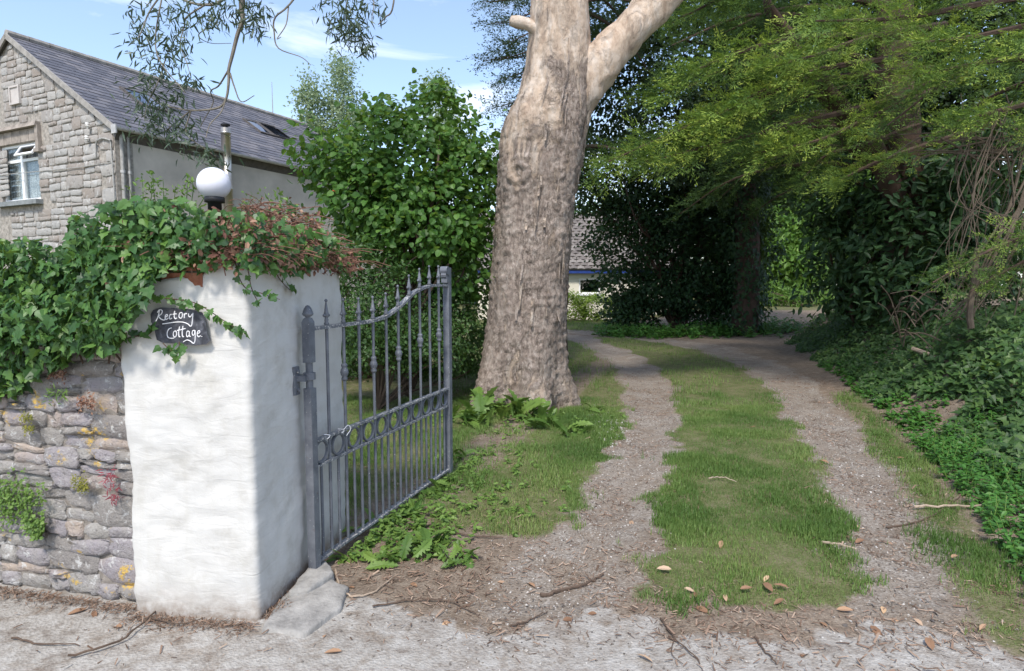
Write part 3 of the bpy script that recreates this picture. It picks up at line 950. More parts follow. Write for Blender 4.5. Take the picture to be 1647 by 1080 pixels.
# ------------------------------------------------------------------ iron gate
GH, GD = np.array([-1.078, 3.28]), nrmz(np.array([0.558, 1.73]))
GN = np.array([GD[1], -GD[0]])
GL = 1.815
def gp(s, z, o=0.0):
    q = GH + GD * s + GN * o
    return np.array([q[0], q[1], z])
GM = np.column_stack([[GD[0], GD[1], 0], [-GD[1], GD[0], 0], [0, 0, 1]])
def ztop(s):
    return float(np.interp(s, [0, .60, .80, .99, 1.22, 1.40, 1.52, 1.82], [1.355, 1.358, 1.375, 1.43, 1.53, 1.567, 1.578, 1.580]))
gate = thing('iron_gate', 'open grey wrought iron gate leaf with spear tops and a swooping top rail', 'gate', (GH[0], GH[1], 0))
b = MB()
b.box(gp(0, 0.53), (0.047, 0.047, 1.02), GM)
b.lathe([(0.019, 1.03), (0.019, 1.19)], gp(0, 0), 12)
b.box(gp(0, 1.285), (0.047, 0.047, 0.215), GM)
b.add(*(lambda q: (q[0] + gp(0, 1.3925), q[1]))((np.array([[-.0235, -.0235, 0], [.0235, -.0235, 0], [.0235, .0235, 0], [-.0235, .0235, 0], [-.015, -.015, .022], [.015, -.015, .022], [.015, .015, .022], [-.015, .015, .022]]) @ GM.T, np.array([[4, 5, 6, 7], [0, 1, 5, 4], [1, 2, 6, 5], [2, 3, 7, 6], [3, 0, 4, 7]]))))
hp = part('hinge_post', b, M['iron'], gate)
b = MB().lathe([(0.014, 1.412), (0.013, 1.420), (0.026, 1.428), (0.030, 1.436), (0.027, 1.442), (0.025, 1.45), (0.019, 1.466), (0.009, 1.479), (0.0005, 1.482)], gp(0, 0), 14)
part('finial', b, M['iron'], hp, True)
b = MB()
b.box(gp(GL, 0.88), (0.052, 0.052, 1.68), GM)
lp = part('latch_post', b, M['iron'], gate)
b = MB()
b.box(gp(GL - 0.042, 1.625), (0.03, 0.05, 0.05), GM)
b.tube([gp(GL - 0.043, 1.66, -.022), gp(GL - 0.043, 1.66, .022)], 0.03, 12)
b.tube([gp(GL - 0.043, 1.695, -.03), gp(GL - 0.043, 1.695, .03)], 0.034, 12)
part('scroll', b, M['iron'], lp)
ss = np.linspace(0.02, GL - 0.02, 40)
b = MB()
q = np.array([gp(s, ztop(s)) for s in ss])
rows = []
for o, dz in ((-.019, -.006), (.019, -.006), (.019, .006), (-.019, .006)):
    rows.append(np.array([gp(s, ztop(s) + dz * 1.5, o) for s in ss]))
V = np.stack(rows, 1).reshape(-1, 3)
F = np.array([[4 * i + k, 4 * i + (k + 1) % 4, 4 * i + 4 + (k + 1) % 4, 4 * i + 4 + k] for i in range(len(ss) - 1) for k in range(4)])
b.add(V, F)
part('top_rail', b, M['iron_worn'], gate)
for z, w, mt in ((0.745, 0.036, 'iron_worn'), (0.605, 0.034, 'iron_worn'), (0.075, 0.04, 'iron_worn')):
    b = MB().box(gp(GL / 2, z), (GL - 0.05, w, 0.013), GM)
    part('rail' if z > 0.1 else 'bottom_rail', b, M[mt], gate)
NB = 10
sp = [GL * (k + 1) / (NB + 1) for k in range(NB)]
for k, s in enumerate(sp):
    b = MB().tube([gp(s, 0.085), gp(s, ztop(s) + 0.02)], 0.0095, 8)
    bar = part('bar', b, M['iron'], gate)
    z0 = ztop(s)
    fb = MB()
    prof = [(0.011, z0 + .010), (0.016, z0 + .018), (0.010, z0 + .028), (0.013, z0 + .040), (0.009, z0 + .047), (0.012, z0 + .056), (0.0165, z0 + .066), (0.012, z0 + .082), (0.006, z0 + .122), (0.004, z0 + .136), (0.009, z0 + .142), (0.0095, z0 + .147), (0.006, z0 + .153), (0.0004, z0 + .156)]
    fb.lathe(prof, gp(s, 0), 10)
    for o in (-1, 1):
        c = gp(s + o * 0.020, z0 + 0.064)
        fb.lathe([(0.0004, -.0095), (.007, -.006), (.0095, 0), (.007, .006), (0.0004, .0095)], c, 8)
    part('spear_finial', fb, M['iron'], bar, True)
    if k % 2 == 1:
        zc = (0.745 + z0) / 2 + 0.03
        cb = MB().lathe([(.0095, zc - .052), (.017, zc - .047), (.019, zc - .036), (.014, zc - .027), (.021, zc - .016), (.025, zc), (.021, zc + .016), (.014, zc + .027), (.019, zc + .036), (.017, zc + .047), (.0095, zc + .052)], gp(s, 0), 12)
        part('collar', cb, M['iron'], bar, True)
for k in range(NB + 1):
    s = GL * (k + 0.5) / (NB + 1)
    b = MB().tube([gp(s, 0.08), gp(s, 0.602)], 0.0085, 7)
    part('dog_bar', b, M['iron'], gate)
    a = np.linspace(0, 2 * math.pi, 25)
    b = MB()
    V, F = [], []
    for t in a[:-1]:
        for rr, o in ((.056, -.009), (.066, -.009), (.066, .009), (.056, .009)):
            V.append(gp(s + rr * math.cos(t), 0.675 + 0.96 * rr * math.sin(t), o))
    for i in range(24):
        for e in range(4):
            F.append([4 * i + e, 4 * i + (e + 1) % 4, 4 * ((i + 1) % 24) + (e + 1) % 4, 4 * ((i + 1) % 24) + e])
    b.add(np.array(V), np.array(F))
    part('ring', b, M['iron'], gate)
# tie of pale string left on the rail
for s0 in (0.13, 0.27):
    a = np.linspace(0, 2 * math.pi, 12)
    b = MB().tube(np.array([gp(s0 + 0.012 * math.sin(3 * t), 0.745 + 0.014 * math.sin(t), 0.024 * math.cos(t)) for t in a]), 0.0022, 5)
    if s0 > .2:
        b.tube(spline([gp(.27, .755, .024), gp(.30, .775, .035), gp(.32, .75, .04), gp(.29, .715, .03)], 10), 0.0022, 5)
    part('string_tie', b, M['chalk'], gate, kind='stuff')
# hinge on the pillar
hb = thing('hinge_bracket', 'rusty dark iron hinge bracket bolted to the side of the white pillar', 'hinge', tuple(gp(0, 1.08)))
pc = pillar_side(474, 598, 0.0)
b = MB()
SM = np.column_stack([[sd_[0], sd_[1], 0], [sn_[0], sn_[1], 0], [0, 0, 1]])
pl = np.array([PF1[0], PF1[1], 0]) + np.array([*(sd_ * ((GH - PF1) @ sd_)), 0]) + np.array([*(sn_ * 0.008), 0])
pl = pl - np.array([*(sd_ * 0.045), 0])
pl[2] = 1.085
b.box(pl, (0.05, 0.014, 0.15), SM)
part('plate', b, M['iron'], hb)
b = MB()
b.box((pl + np.array([*gp(0, 0)[:2], 1.085 * 1])) * np.array([.5, .5, .5]) + np.array([0, 0, 0.012]), (0.06, max(0.03, abs((GH - pl[:2]) @ sn_)), 0.03), SM)
b.lathe([(0.019, -.018), (0.032, -.018), (0.032, .018), (0.019, .018)], gp(0, 1.105), 14)
part('strap', b, M['iron'], hb)
for dz in (-.05, .05):
    b = MB()
    c = pl + np.array([*(sn_ * 0.009), dz])
    b.tube([c, c + np.array([*(sn_ * 0.008), 0])], 0.010, 8)
    part('bolt', b, M['iron_worn'], hb)

# ------------------------------------------------------------------ concrete step at the gate post
stp = thing('stone_step', 'low worn concrete step at the foot of the gate post', 'step', (-1.0, 3.05, 0))
def slab(pts, h, name, seed):
    pts = np.array(pts, float)
    c = pts.mean(0)
    fine_ = []
    for a, b_ in zip(pts, np.roll(pts, -1, 0)):
        for t in np.linspace(0, 1, 9)[:-1]:
            fine_.append(a + (b_ - a) * t)
    fine_ = np.array(fine_)
    fine_ = fine_ + 0.012 * np.column_stack([vnoise(np.column_stack([fine_ * 13, np.full(len(fine_), seed)])), vnoise(np.column_stack([fine_ * 13, np.full(len(fine_), seed + 7)]))])
    k = len(fine_)
    rings = []
    for sc, z in ((1.03, -0.03), (1.0, h * .6), (.97, h * .93), (.9, h), (.6, h * 1.05), (.3, h * 1.06)):
        q = c + (fine_ - c) * sc
        zz = z + 0.006 * vnoise(np.column_stack([q * 16, np.full(k, seed + 3.0)])) * (z > 0)
        rings.append(np.column_stack([q, zz]))
    V = np.vstack(rings + [np.array([[c[0], c[1], h * 1.06]])])
    F4 = [[r_ * k + i, r_ * k + (i + 1) % k, (r_ + 1) * k + (i + 1) % k, (r_ + 1) * k + i] for r_ in range(5) for i in range(k)]
    F3 = [[5 * k + i, 5 * k + (i + 1) % k, 6 * k] for i in range(k)]
    part(name, mesh_np(name, V, [np.array(F3), np.array(F4)], None, True), M['step'], stp)
slab([onground(420, 1018)[:2], onground(490, 1024)[:2], onground(545, 985)[:2], onground(560, 950)[:2], onground(520, 925)[:2], onground(452, 965)[:2]], 0.02, 'lower_slab', 1.0)
slab([onground(462, 968)[:2], onground(497, 962)[:2], onground(536, 935)[:2], onground(525, 915)[:2], onground(505, 915)[:2]], 0.05, 'upper_slab', 5.0)

# ------------------------------------------------------------------ stones
def stone_mesh(seed, g=4, rough=0.1):
    """unit stone: front towards -y, spans -.5..+.5 in x and z, depth 0..1"""
    r = np.random.default_rng(seed)
    V, F = [], []
    q = np.linspace(-.5, .5, g + 1)
    for iz in range(g + 1):
        for ix in range(g + 1):
            x, z = q[ix], q[iz]
            ex, ez = abs(x) > .49, abs(z) > .49
            y = -1 + r.normal() * rough * 0.9
            if ex or ez:
                y += 0.20 + 0.14 * r.random()
            if ex and ez:
                x *= 1 - r.uniform(.01, .10)
                z *= 1 - r.uniform(.03, .18)
            x += r.normal() * .022 * (1 if not ex else 1.1)
            z += r.normal() * .04
            V.append([np.clip(x, -.51, .51), y, np.clip(z, -.52, .52)])
    ring_i = [i for i in range(g + 1)] + [(g + 1) * i + g for i in range(1, g + 1)] + [(g + 1) * g + i for i in range(g - 1, -1, -1)] + [(g + 1) * i for i in range(g - 1, 0, -1)]
    for iz in range(g):
        for ix in range(g):
            a = iz * (g + 1) + ix
            F.append([a, a + 1, a + g + 2, a + g + 1])
    b0 = len(V)
    for k in ring_i:
        V.append([V[k][0] * .96, 0.0, V[k][2] * .96])
    L = len(ring_i)
    for i in range(L):
        F.append([ring_i[i], b0 + i, b0 + (i + 1) % L, ring_i[(i + 1) % L]])
    return mesh_np('stone', np.array(V), np.array(F), None, True)

def split_rect(x0, x1, z0, z1, wmax, hmax, wmin, hmin, r, out):
    w, h = x1 - x0, z1 - z0
    if w > wmax * r.uniform(.55, 1.25) and w > 2 * wmin and (w / wmax > h / hmax or h < 2 * hmin):
        c = x0 + w * r.uniform(.33, .67)
        split_rect(x0, c, z0, z1, wmax, hmax, wmin, hmin, r, out)
        split_rect(c, x1, z0, z1, wmax, hmax, wmin, hmin, r, out)
    elif h > hmax * r.uniform(.55, 1.25) and h > 2 * hmin:
        c = z0 + h * r.uniform(.33, .67)
        split_rect(x0, x1, z0, c, wmax, hmax, wmin, hmin, r, out)
        split_rect(x0, x1, c, z1, wmax, hmax, wmin, hmin, r, out)
    else:
        out.append((x0, x1, z0, z1))

# roadside rubble wall, running left from the pillar
WD = nrmz(np.array([-0.86, 0.20]))
WO = np.array([-1.80, 2.975])
WN = np.array([-WD[1] * -1, 0])  # placeholder, set below
WN = np.array([-0.2265, -0.974])
WLEN = 3.4
wall = thing('stone_wall', 'low roadside wall of rough grey rubble stones beside the white pillar', 'wall', (WO[0], WO[1], 0))
def wp(s, z, o=0.0):
    q = WO + WD * s + WN * o
    return (q[0], q[1], z)
b = MB()
b.hexa([wp(-.05, -.05, -.012), wp(WLEN, -.05, -.012), wp(WLEN, -.05, -.5), wp(-.05, -.05, -.5), wp(-.05, 1.47, -.012), wp(WLEN, 1.47, -.012), wp(WLEN, 1.47, -.46), wp(-.05, 1.47, -.46)])
part('mortar_core', b, M['mortar_dark'], wall)
r2 = np.random.default_rng(5)
rects = []
nc = 9
zz = 0.0
while zz < 1.45:
    hh = r2.uniform(.14, .24)
    split_rect(-.03, 1.9, zz, min(zz + hh, 1.47), .36, .135, .09, .04, r2, rects)
    zz += hh
stones = [stone_mesh(100 + k, 4, .16) for k in range(14)]
rough_rot = math.atan2(WD[1], WD[0]) + math.pi
for me in stones:
    me.materials.append(M['rubble'])
for (x0, x1, z0, z1) in rects:
    o = bpy.data.objects.new('stone', stones[r2.integers(len(stones))])
    C.objects.link(o)
    o.parent = wall
    q = wp((x0 + x1) / 2, (z0 + z1) / 2, -.035)
    o.location = (q[0] - WO[0], q[1] - WO[1], q[2])
    o.rotation_euler = (0, r2.normal() * .03, rough_rot)
    o.scale = ((x1 - x0) * 1.03 - .004, r2.uniform(.030, .052), (z1 - z0) * 1.05 - .003)
    o.rotation_euler.y += r2.normal() * .05
# beyond the picture the wall goes on
b = MB()
for k in range(60):
    s, z, w, h = r2.uniform(1.95, WLEN - .1), r2.uniform(.03, 1.4), r2.uniform(.1, .25), r2.uniform(.05, .1)
    b.box(wp(s, z, -.03), (w, .05 + .02 * r2.random(), h), np.column_stack([[*WD, 0], [*-WN, 0], [0, 0, 1]]))
part('rubble', b, M['rubble'], wall, kind='stuff')

# ------------------------------------------------------------------ the stone house
HC = np.array([-8.75, 14.0])
HA = np.array([-0.898, 0.44])     # along the gable, away from the drive
HB = np.array([0.44, 0.898])      # along the ridge
def hp_(s, l, z):
    q = HC + HA * s + HB * l
    return np.array([q[0], q[1], z])
HE, HR, HW, HL = 5.03, 7.52, 7.66, 9.7
house = thing('stone_house', 'stone gabled house with slate roof and beige side wall behind the ivy wall', 'house', (HC[0], HC[1], 0))
# window position on the gable
def on_gable(x, y):
    u, v = (x - W_PX / 2) / F_PX, (y - H_PX / 2) / F_PX
    d = np.array([u, CP - v * SP, -(SP + v * CP)])
    nb_ = HB
    t = (HC @ nb_) / (d[:2] @ nb_)
    q = d * t
    return float((q[:2] - HC) @ HA), CAM_H + q[2]
s_r, z_b = on_gable(66, 321)
s_l, z_t = on_gable(2, 226)
ww = 1.72
s_l = s_r + ww
z_b, z_t = z_b, z_b + 1.40
def gz(s):
    return HE + (HR - HE) * (1 - abs(s - HW / 2) / (HW / 2))
b = MB()
def gslab(s0, s1, z0, zA, zB):
    b.hexa([hp_(s0, 0, z0), hp_(s1, 0, z0), hp_(s1, .4, z0), hp_(s0, .4, z0), hp_(s0, 0, zA), hp_(s1, 0, zB), hp_(s1, .4, zB), hp_(s0, .4, zA)])
gslab(0, s_r, 0, gz(0), gz(s_r))
gslab(s_r, s_l, 0, z_b, z_b)
if s_l > HW / 2:
    gslab(s_r, HW / 2, z_t, gz(s_r), HR)
    gslab(HW / 2, s_l, z_t, HR, gz(s_l))
else:
    gslab(s_r, s_l, z_t, gz(s_r), gz(s_l))
gslab(s_l, HW / 2, 0, gz(s_l), HR) if s_l < HW / 2 else None
gslab(max(s_l, HW / 2), HW, 0, gz(max(s_l, HW / 2)), gz(HW))
part('gable_wall', b, M['mortar'], house)
b = MB()
b.hexa([hp_(0.003, .4, 0), hp_(0.35, .4, 0), hp_(.35, HL, 0), hp_(0.003, HL, 0), hp_(0.003, .4, HE), hp_(.35, .4, HE + .2), hp_(.35, HL, HE + .2), hp_(0.003, HL, HE)])
part('side_wall', b, M['house_render'], house)
b = MB()
b.hexa([hp_(.35, HL - .3, 0), hp_(HW, HL - .3, 0), hp_(HW, HL, 0), hp_(.35, HL, 0), hp_(.35, HL - .3, HE), hp_(HW, HL - .3, HE), hp_(HW, HL, HE), hp_(.35, HL, HE)])
b.hexa([hp_(HW - .3, .4, 0), hp_(HW, .4, 0), hp_(HW, HL - .3, 0), hp_(HW - .3, HL - .3, 0), hp_(HW - .3, .4, HE), hp_(HW, .4, HE), hp_(HW, HL - .3, HE), hp_(HW - .3, HL - .3, HE)])
part('back_wall', b, M['house_render'], house)
# stones of the gable
r3 = np.random.default_rng(8)
rects = []
quoin, zq = [], 2.4
while zq < HE - .1:
    hq = r3.uniform(.24, .42)
    quoin.append((0.0, r3.uniform(.45, .7) if len(quoin) % 2 else r3.uniform(.28, .42), zq, min(zq + hq, HE)))
    zq += hq
rects += quoin
zz = 2.4
def row_spans(z0, z1):
    q0 = max([q[1] for q in quoin if q[3] > z0 + .02 and q[2] < z1 - .02] or [0.0])
    return q0
S_MAX = 4.35
tmp = []
while zz < HR:
    hh = r3.uniform(.24, .40)
    z1 = min(zz + hh, HR)
    x0 = row_spans(zz, z1)
    if zz >= HE - .1:
        x0 = 0.0
    o_ = []
    if z1 > z_b and zz < z_t:
        split_rect(x0, s_r - .02, zz, z1, .60, .29, .14, .11, r3, o_)
        split_rect(s_l + .02, S_MAX, zz, z1, .60, .29, .14, .11, r3, o_)
    else:
        split_rect(x0, S_MAX, zz, z1, .60, .29, .14, .11, r3, o_)
    tmp += o_
    zz = z1
rects += tmp
gst = [stone_mesh(200 + k, 3, .08) for k in range(10)]
for me in gst:
    me.materials.append(M['gable_stone'])
grot = math.atan2(-HA[1], -HA[0])
cnt = 0
for (x0, x1, z0, z1) in rects:
    zc, xc = (z0 + z1) / 2, (x0 + x1) / 2
    zlim = min(gz(x0), gz(x1)) - .02
    if z1 > zlim:
        z1 = zlim
        if z1 - z0 < .07:
            continue
        zc = (z0 + z1) / 2
    if z1 > z_b - .13 and z0 < z_t + .42 and x1 > s_r - .1 and x0 < s_l + .1 and (z0 < z_b or z1 > z_t):
        continue      # sill, lintel band and window
    if cnt >= 300:
        break
    cnt += 1
    o = bpy.data.objects.new('stone', gst[r3.integers(len(gst))])
    C.objects.link(o)
    o.parent = house
    q = hp_(xc, 0.0, zc)
    o.location = (q[0] - HC[0], q[1] - HC[1], q[2])
    o.rotation_euler = (0, r3.normal() * .03, grot)
    o.scale = (x1 - x0 - r3.uniform(.006, .04), r3.uniform(.015, .042), z1 - z0 - r3.uniform(.004, .035))
# window with stone lintel, hood mould, sill
b = MB()
for k in range(5):
    a0 = s_r - .06 + k * (ww + .12) / 5
    b.hexa([hp_(a0 + .008, -.03, z_t + .01), hp_(a0 + (ww + .12) / 5 - .008, -.03, z_t + .01), hp_(a0 + (ww + .12) / 5 - .008, .1, z_t + .01), hp_(a0 + .008, .1, z_t + .01),
            hp_(a0 + .008, -.03, z_t + .30), hp_(a0 + (ww + .12) / 5 - .008, -.03, z_t + .30), hp_(a0 + (ww + .12) / 5 - .008, .1, z_t + .30), hp_(a0 + .008, .1, z_t + .30)])
part('lintel', b, M['dressed'], house)
b = MB()
b.hexa([hp_(s_r - .16, -.14, z_t + .315), hp_(s_l + .5, -.14, z_t + .315), hp_(s_l + .5, .05, z_t + .315), hp_(s_r - .16, .05, z_t + .315),
        hp_(s_r - .16, -.10, z_t + .42), hp_(s_l + .5, -.10, z_t + .42), hp_(s_l + .5, .05, z_t + .43), hp_(s_r - .16, .05, z_t + .43)])
b.box(hp_(s_r - .13, -.045, z_t + .05), (.12, .09, .56), np.column_stack([[*-HA, 0], [*HB, 0], [0, 0, 1]]))
b.box(hp_(s_r - .16, -.065, z_t - .26), (.22, .13, .08), np.column_stack([[*-HA, 0], [*HB, 0], [0, 0, 1]]))
part('hood_mould', b, M['dressed'], house)
b = MB()
b.box(hp_((s_r + s_l) / 2, -.04, z_b - .06), (ww + .2, .25, .11), np.column_stack([[*-HA, 0], [*HB, 0], [0, 0, 1]]))
part('sill', b, M['sill'], house)
HM = np.column_stack([[*-HA, 0], [*HB, 0], [0, 0, 1]])
b = MB()
fw_ = .065
for (a0, a1, c0, c1) in ((s_r, s_l, z_b, z_b + fw_), (s_r, s_l, z_t - fw_, z_t), (s_r, s_r + fw_, z_b + fw_, z_t - fw_), (s_l - fw_, s_l, z_b + fw_, z_t - fw_), (s_r + ww / 2 - .05, s_r + ww / 2 + .05, z_b + fw_, z_t - fw_), (s_r + fw_, s_r + ww / 2 - .05, z_t - .43, z_t - .36), (s_r + ww / 2 + .05, s_l - fw_, z_t - .43, z_t - .36)):
    b.box(hp_((a0 + a1) / 2, .10, (c0 + c1) / 2), (a1 - a0, .07, c1 - c0), HM)
wf = part('window_frame', b, M['pvc'], house)
for (a0, a1, c0, c1) in ((s_r + fw_, s_r + ww / 2 - .05, z_b + fw_, z_t - .43), (s_r + ww / 2 + .05, s_l - fw_, z_b + fw_, z_t - .43), (s_r + ww / 2 + .05, s_l - fw_, z_t - .36, z_t - fw_)):
    b = MB().box(hp_((a0 + a1) / 2, .11, (c0 + c1) / 2), (a1 - a0, .012, c1 - c0), HM)
    part('pane', b, M['glass'], wf)
b = MB()
n_ = 40
cs = np.linspace(s_r, s_l, n_)
V = [hp_(s, .19 + .02 * math.sin(s * 55), z_b) for s in cs] + [hp_(s, .19 + .02 * math.sin(s * 55), z_t) for s in cs]
b.add(np.array(V), np.array([[i, i + 1, n_ + i + 1, n_ + i] for i in range(n_ - 1)]))
part('lace_curtain', b, M['lace'], house)
b = MB()
b.box(hp_((s_r + s_l) / 2, .5, (z_b + z_t) / 2), (ww + .1, .02, 1.5), HM)
part('dark_interior', b, M['room'], house)
# top-hung vent, propped open
a0, a1 = s_r + .04, s_r + ww / 2 - .03
vz0, vz1 = z_t - .37, z_t - .05
ang = R(32)
def vp(s, h, d):
    """h measured down from the top hinge"""
    return hp_(s, .06 - math.sin(ang) * h + math.cos(ang) * d, vz1 - math.cos(ang) * h - math.sin(ang) * d)
hgt_ = vz1 - vz0
b = MB()
for (p0, p1, h0, h1) in ((a0, a1, 0, .06), (a0, a1, hgt_ - .06, hgt_), (a0, a0 + .06, .06, hgt_ - .06), (a1 - .06, a1, .06, hgt_ - .06)):
    b.hexa([vp(p0, h1, -.02), vp(p1, h1, -.02), vp(p1, h1, .02), vp(p0, h1, .02), vp(p0, h0, -.02), vp(p1, h0, -.02), vp(p1, h0, .02), vp(p0, h0, .02)])
ve = part('open_vent', b, M['pvc'], house)
b = MB()
b.hexa([vp(a0 + .06, hgt_ - .06, -.004), vp(a1 - .06, hgt_ - .06, -.004), vp(a1 - .06, hgt_ - .06, .004), vp(a0 + .06, hgt_ - .06, .004), vp(a0 + .06, .06, -.004), vp(a1 - .06, .06, -.004), vp(a1 - .06, .06, .004), vp(a0 + .06, .06, .004)])
part('pane', b, M['glass_sky'], ve)
# plaque high on the gable
ps, pz = on_gable(27, 154)
b = MB()
b.box(hp_(ps, -.02, pz), (.34, .05, .36), HM)
pq = part('plaque', b, M['plaque'], house)
b = MB()
for (dx, dz, w_, h_) in ((0, .20, .44, .045), (0, -.20, .44, .045), (.195, 0, .045, .36), (-.195, 0, .045, .36)):
    b.box(hp_(ps + dx, -.035, pz + dz), (w_, .07, h_), HM)
part('surround', b, M['plaque'], pq)
# roof
OV, OG = .16, .10
slope_v = np.array([HW / 2, HR - HE])
def rp(t, l, up=0.0, side=1):
    """t: 0 at eave .. 1 at ridge; side 1 = drive side"""
    sl = math.atan2(HR - HE, HW / 2)
    s = -OV + t * (HW / 2 + OV)
    z = HE - OV * math.tan(sl) + t * (HW / 2 + OV) * math.tan(sl) + .06
    s += -math.sin(sl) * up
    z += math.cos(sl) * up
    if side < 0:
        s = HW - s
    return hp_(s, l, z)
b = MB()
for sd in (1, -1):
    b.hexa([rp(0, -OG, -.05, sd), rp(0, HL + OG, -.05, sd), rp(1, HL + OG, -.05, sd), rp(1, -OG, -.05, sd), rp(0, -OG, 0, sd), rp(0, HL + OG, 0, sd), rp(1, HL + OG, 0, sd), rp(1, -OG, 0, sd)])
roof = part('roof', b, M['fascia'], house)
# slates, overlapping, course by course
b = MB()
ncs = 22
Vs, Fs, vr = [], [], []
for c in range(ncs):
    t0, t1 = c / ncs - .004, min(1.0, (c + 1.35) / ncs)
    wv = .33
    off_ = (c % 2) * wv / 2
    l = -OG + .005 - off_
    while l < HL + OG:
        l0, l1 = max(l, -OG), min(l + wv - .008, HL + OG)
        if l1 - l0 > .03:
            j_ = r3.uniform(0, .006)
            tj = r3.uniform(-.0025, .0025)
            k0 = len(Vs)
            Vs += [rp(t0 + tj, l0, .018 + j_), rp(t0 + tj, l1, .018 + j_), rp(t1, l1, .006), rp(t1, l0, .006), rp(t0 + tj, l0, .004), rp(t0 + tj, l1, .004)]
            Fs += [[k0, k0 + 1, k0 + 2, k0 + 3], [k0, k0 + 4, k0 + 5, k0 + 1]]
            q_ = r3.random()
            vr += [q_, q_]
        l += wv
part('slates', mesh_np('slates', np.array(Vs), np.array(Fs), np.array(vr)), M['slate'], roof, kind='stuff')
b = MB()
rg = [hp_(HW / 2, l, HR + .10) for l in np.linspace(-OG, HL + OG, 22)]
for k in range(21):
    d_ = rg[k + 1] - rg[k]
    b.tube([rg[k], rg[k] + d_ * .97], [.085, .080], 8)
part('ridge_tiles', b, M['barge'], roof)
for sd in (1, -1):
    b = MB()
    b.hexa([rp(0, -OG - .03, -.09, sd), rp(0, -OG + .01, -.09, sd), rp(1, -OG + .01, -.09, sd), rp(1, -OG - .03, -.09, sd), rp(0, -OG - .03, .03, sd), rp(0, -OG + .01, .03, sd), rp(1, -OG + .01, .03, sd), rp(1, -OG - .03, .03, sd)])
    part('bargeboard', b, M['barge'], roof)
def skylight(x, y, w, h, open_=0.0):
    """centre pixel on the roof slope"""
    best = min(((abs(topx(rp(t, l))[0] - x) + abs(topx(rp(t, l))[1] - y)), t, l) for t in np.linspace(.1, .95, 60) for l in np.linspace(.2, HL - .2, 120))
    _, t, l = best
    dt = h / 2 / math.hypot(HW / 2, HR - HE)
    b = MB()
    for (ta, tb, la, lb) in ((t - dt, t - dt * .85, l - w / 2, l + w / 2), (t + dt * .85, t + dt, l - w / 2, l + w / 2), (t - dt * .85, t + dt * .85, l - w / 2, l - w / 2 + .06), (t - dt * .85, t + dt * .85, l + w / 2 - .06, l + w / 2)):
        b.hexa([rp(ta, la, .0), rp(ta, lb, .0), rp(tb, lb, .0), rp(tb, la, .0), rp(ta, la, .07), rp(ta, lb, .07), rp(tb, lb, .07), rp(tb, la, .07)])
    f = part('skylight', b, M['fascia'], roof)
    b = MB()
    la, lb, ta, tb = l - w / 2 + .06, l + w / 2 - .06, t - dt * .85, t + dt * .85
    u0 = .055 + open_
    b.hexa([rp(ta, la, u0 - .01), rp(ta, lb, u0 - .01), rp(tb, lb, .045), rp(tb, la, .045), rp(ta, la, u0), rp(ta, lb, u0), rp(tb, lb, .055), rp(tb, la, .055)])
    part('pane', b, M['glass_sky'], f)
skylight(232, 163, .8, 1.0)
skylight(440, 213, .8, 1.0, .22)
skylight(415, 207, .55, .9)
# gutter, fascia, pipes
b = MB()
b.hexa([rp(0, 0, -.30), rp(0, HL, -.30), hp_(0.0, HL, HE - .28), hp_(0.0, 0, HE - .28), rp(0, 0, -.06), rp(0, HL, -.06), hp_(0.0, HL, HE - .02), hp_(0.0, 0, HE - .02)])
part('soffit', b, M['fascia'], roof)
b = MB()
g0 = rp(0, 0, -.03)
hw_ = -HA
V = []
ls = np.linspace(-OG - .02, HL + OG, 12)
for l in ls:
    for a in np.linspace(math.pi, 2 * math.pi, 9):
        c = rp(0, l, -.04)
        V.append([c[0] + hw_[0] * (.07 + .065 * math.cos(a)), c[1] + hw_[1] * (.07 + .065 * math.cos(a)), c[2] + .065 * math.sin(a) + .02])
b.add(np.array(V), np.array([[i * 9 + k, i * 9 + k + 1, (i + 1) * 9 + k + 1, (i + 1) * 9 + k] for i in range(len(ls) - 1) for k in range(8)]))
cc = rp(0, -OG - .02, -.05)
b.box(cc + np.array([hw_[0] * .06, hw_[1] * .06, -.02]), (.16, .03, .19), HM)
part('gutter', b, M['gutter'], house)
for (l, rr) in ((.12, .04), (.27, .03)):
    b = MB().tube([hp_(-.05, l, HE - .15), hp_(-.05, l, 0.0)], rr, 8)
    dp = part('downpipe', b, M['cable'], house)
    b = MB().lathe([(rr + .012, HE - 1.0), (rr + .012, HE - .94)], hp_(-.05, l, 0)[:2].tolist() + [0], 8)
    part('pipe_clip', b, M['gutter'], dp)
b = MB()
b.tube(spline([hp_(.62, -.05, HE - .62), hp_(.60, -.05, HE - .40), hp_(.52, -.06, HE - .28), hp_(.30, -.06, HE - .25), hp_(.03, -.06, HE - .32)], 24), .022, 6)
b.tube(spline([hp_(.06, -.05, HE - .3), hp_(.03, -.05, HE - 1.2), hp_(.02, -.05, HE - 2.6)], 8), .016, 6)
b.tube([hp_(.03, -.05, HE - .78), hp_(1.3, -.05, HE - .80), hp_(s_l, -.05, HE - .72)], .010, 5)
part('cable', b, M['cable'], house)
for (x, y) in ((148, 203), (147, 224)):
    s0, z0 = on_gable(x, y)
    q = hp_(s0, -.1, z0)
    b = MB().lathe([(.0005, .06), (.035, .05), (.045, .02), (.03, .0), (.05, -.02), (.03, -.04), (.015, -.07), (.0005, -.07)], q, 10)
    ins = part('insulator', b, M['porcelain'], house)
    b = MB().tube([q + np.array([0, 0, -.06]), hp_(s0, 0.0, z0 - .1)], .012, 5)
    part('bracket', b, M['cable'], ins)
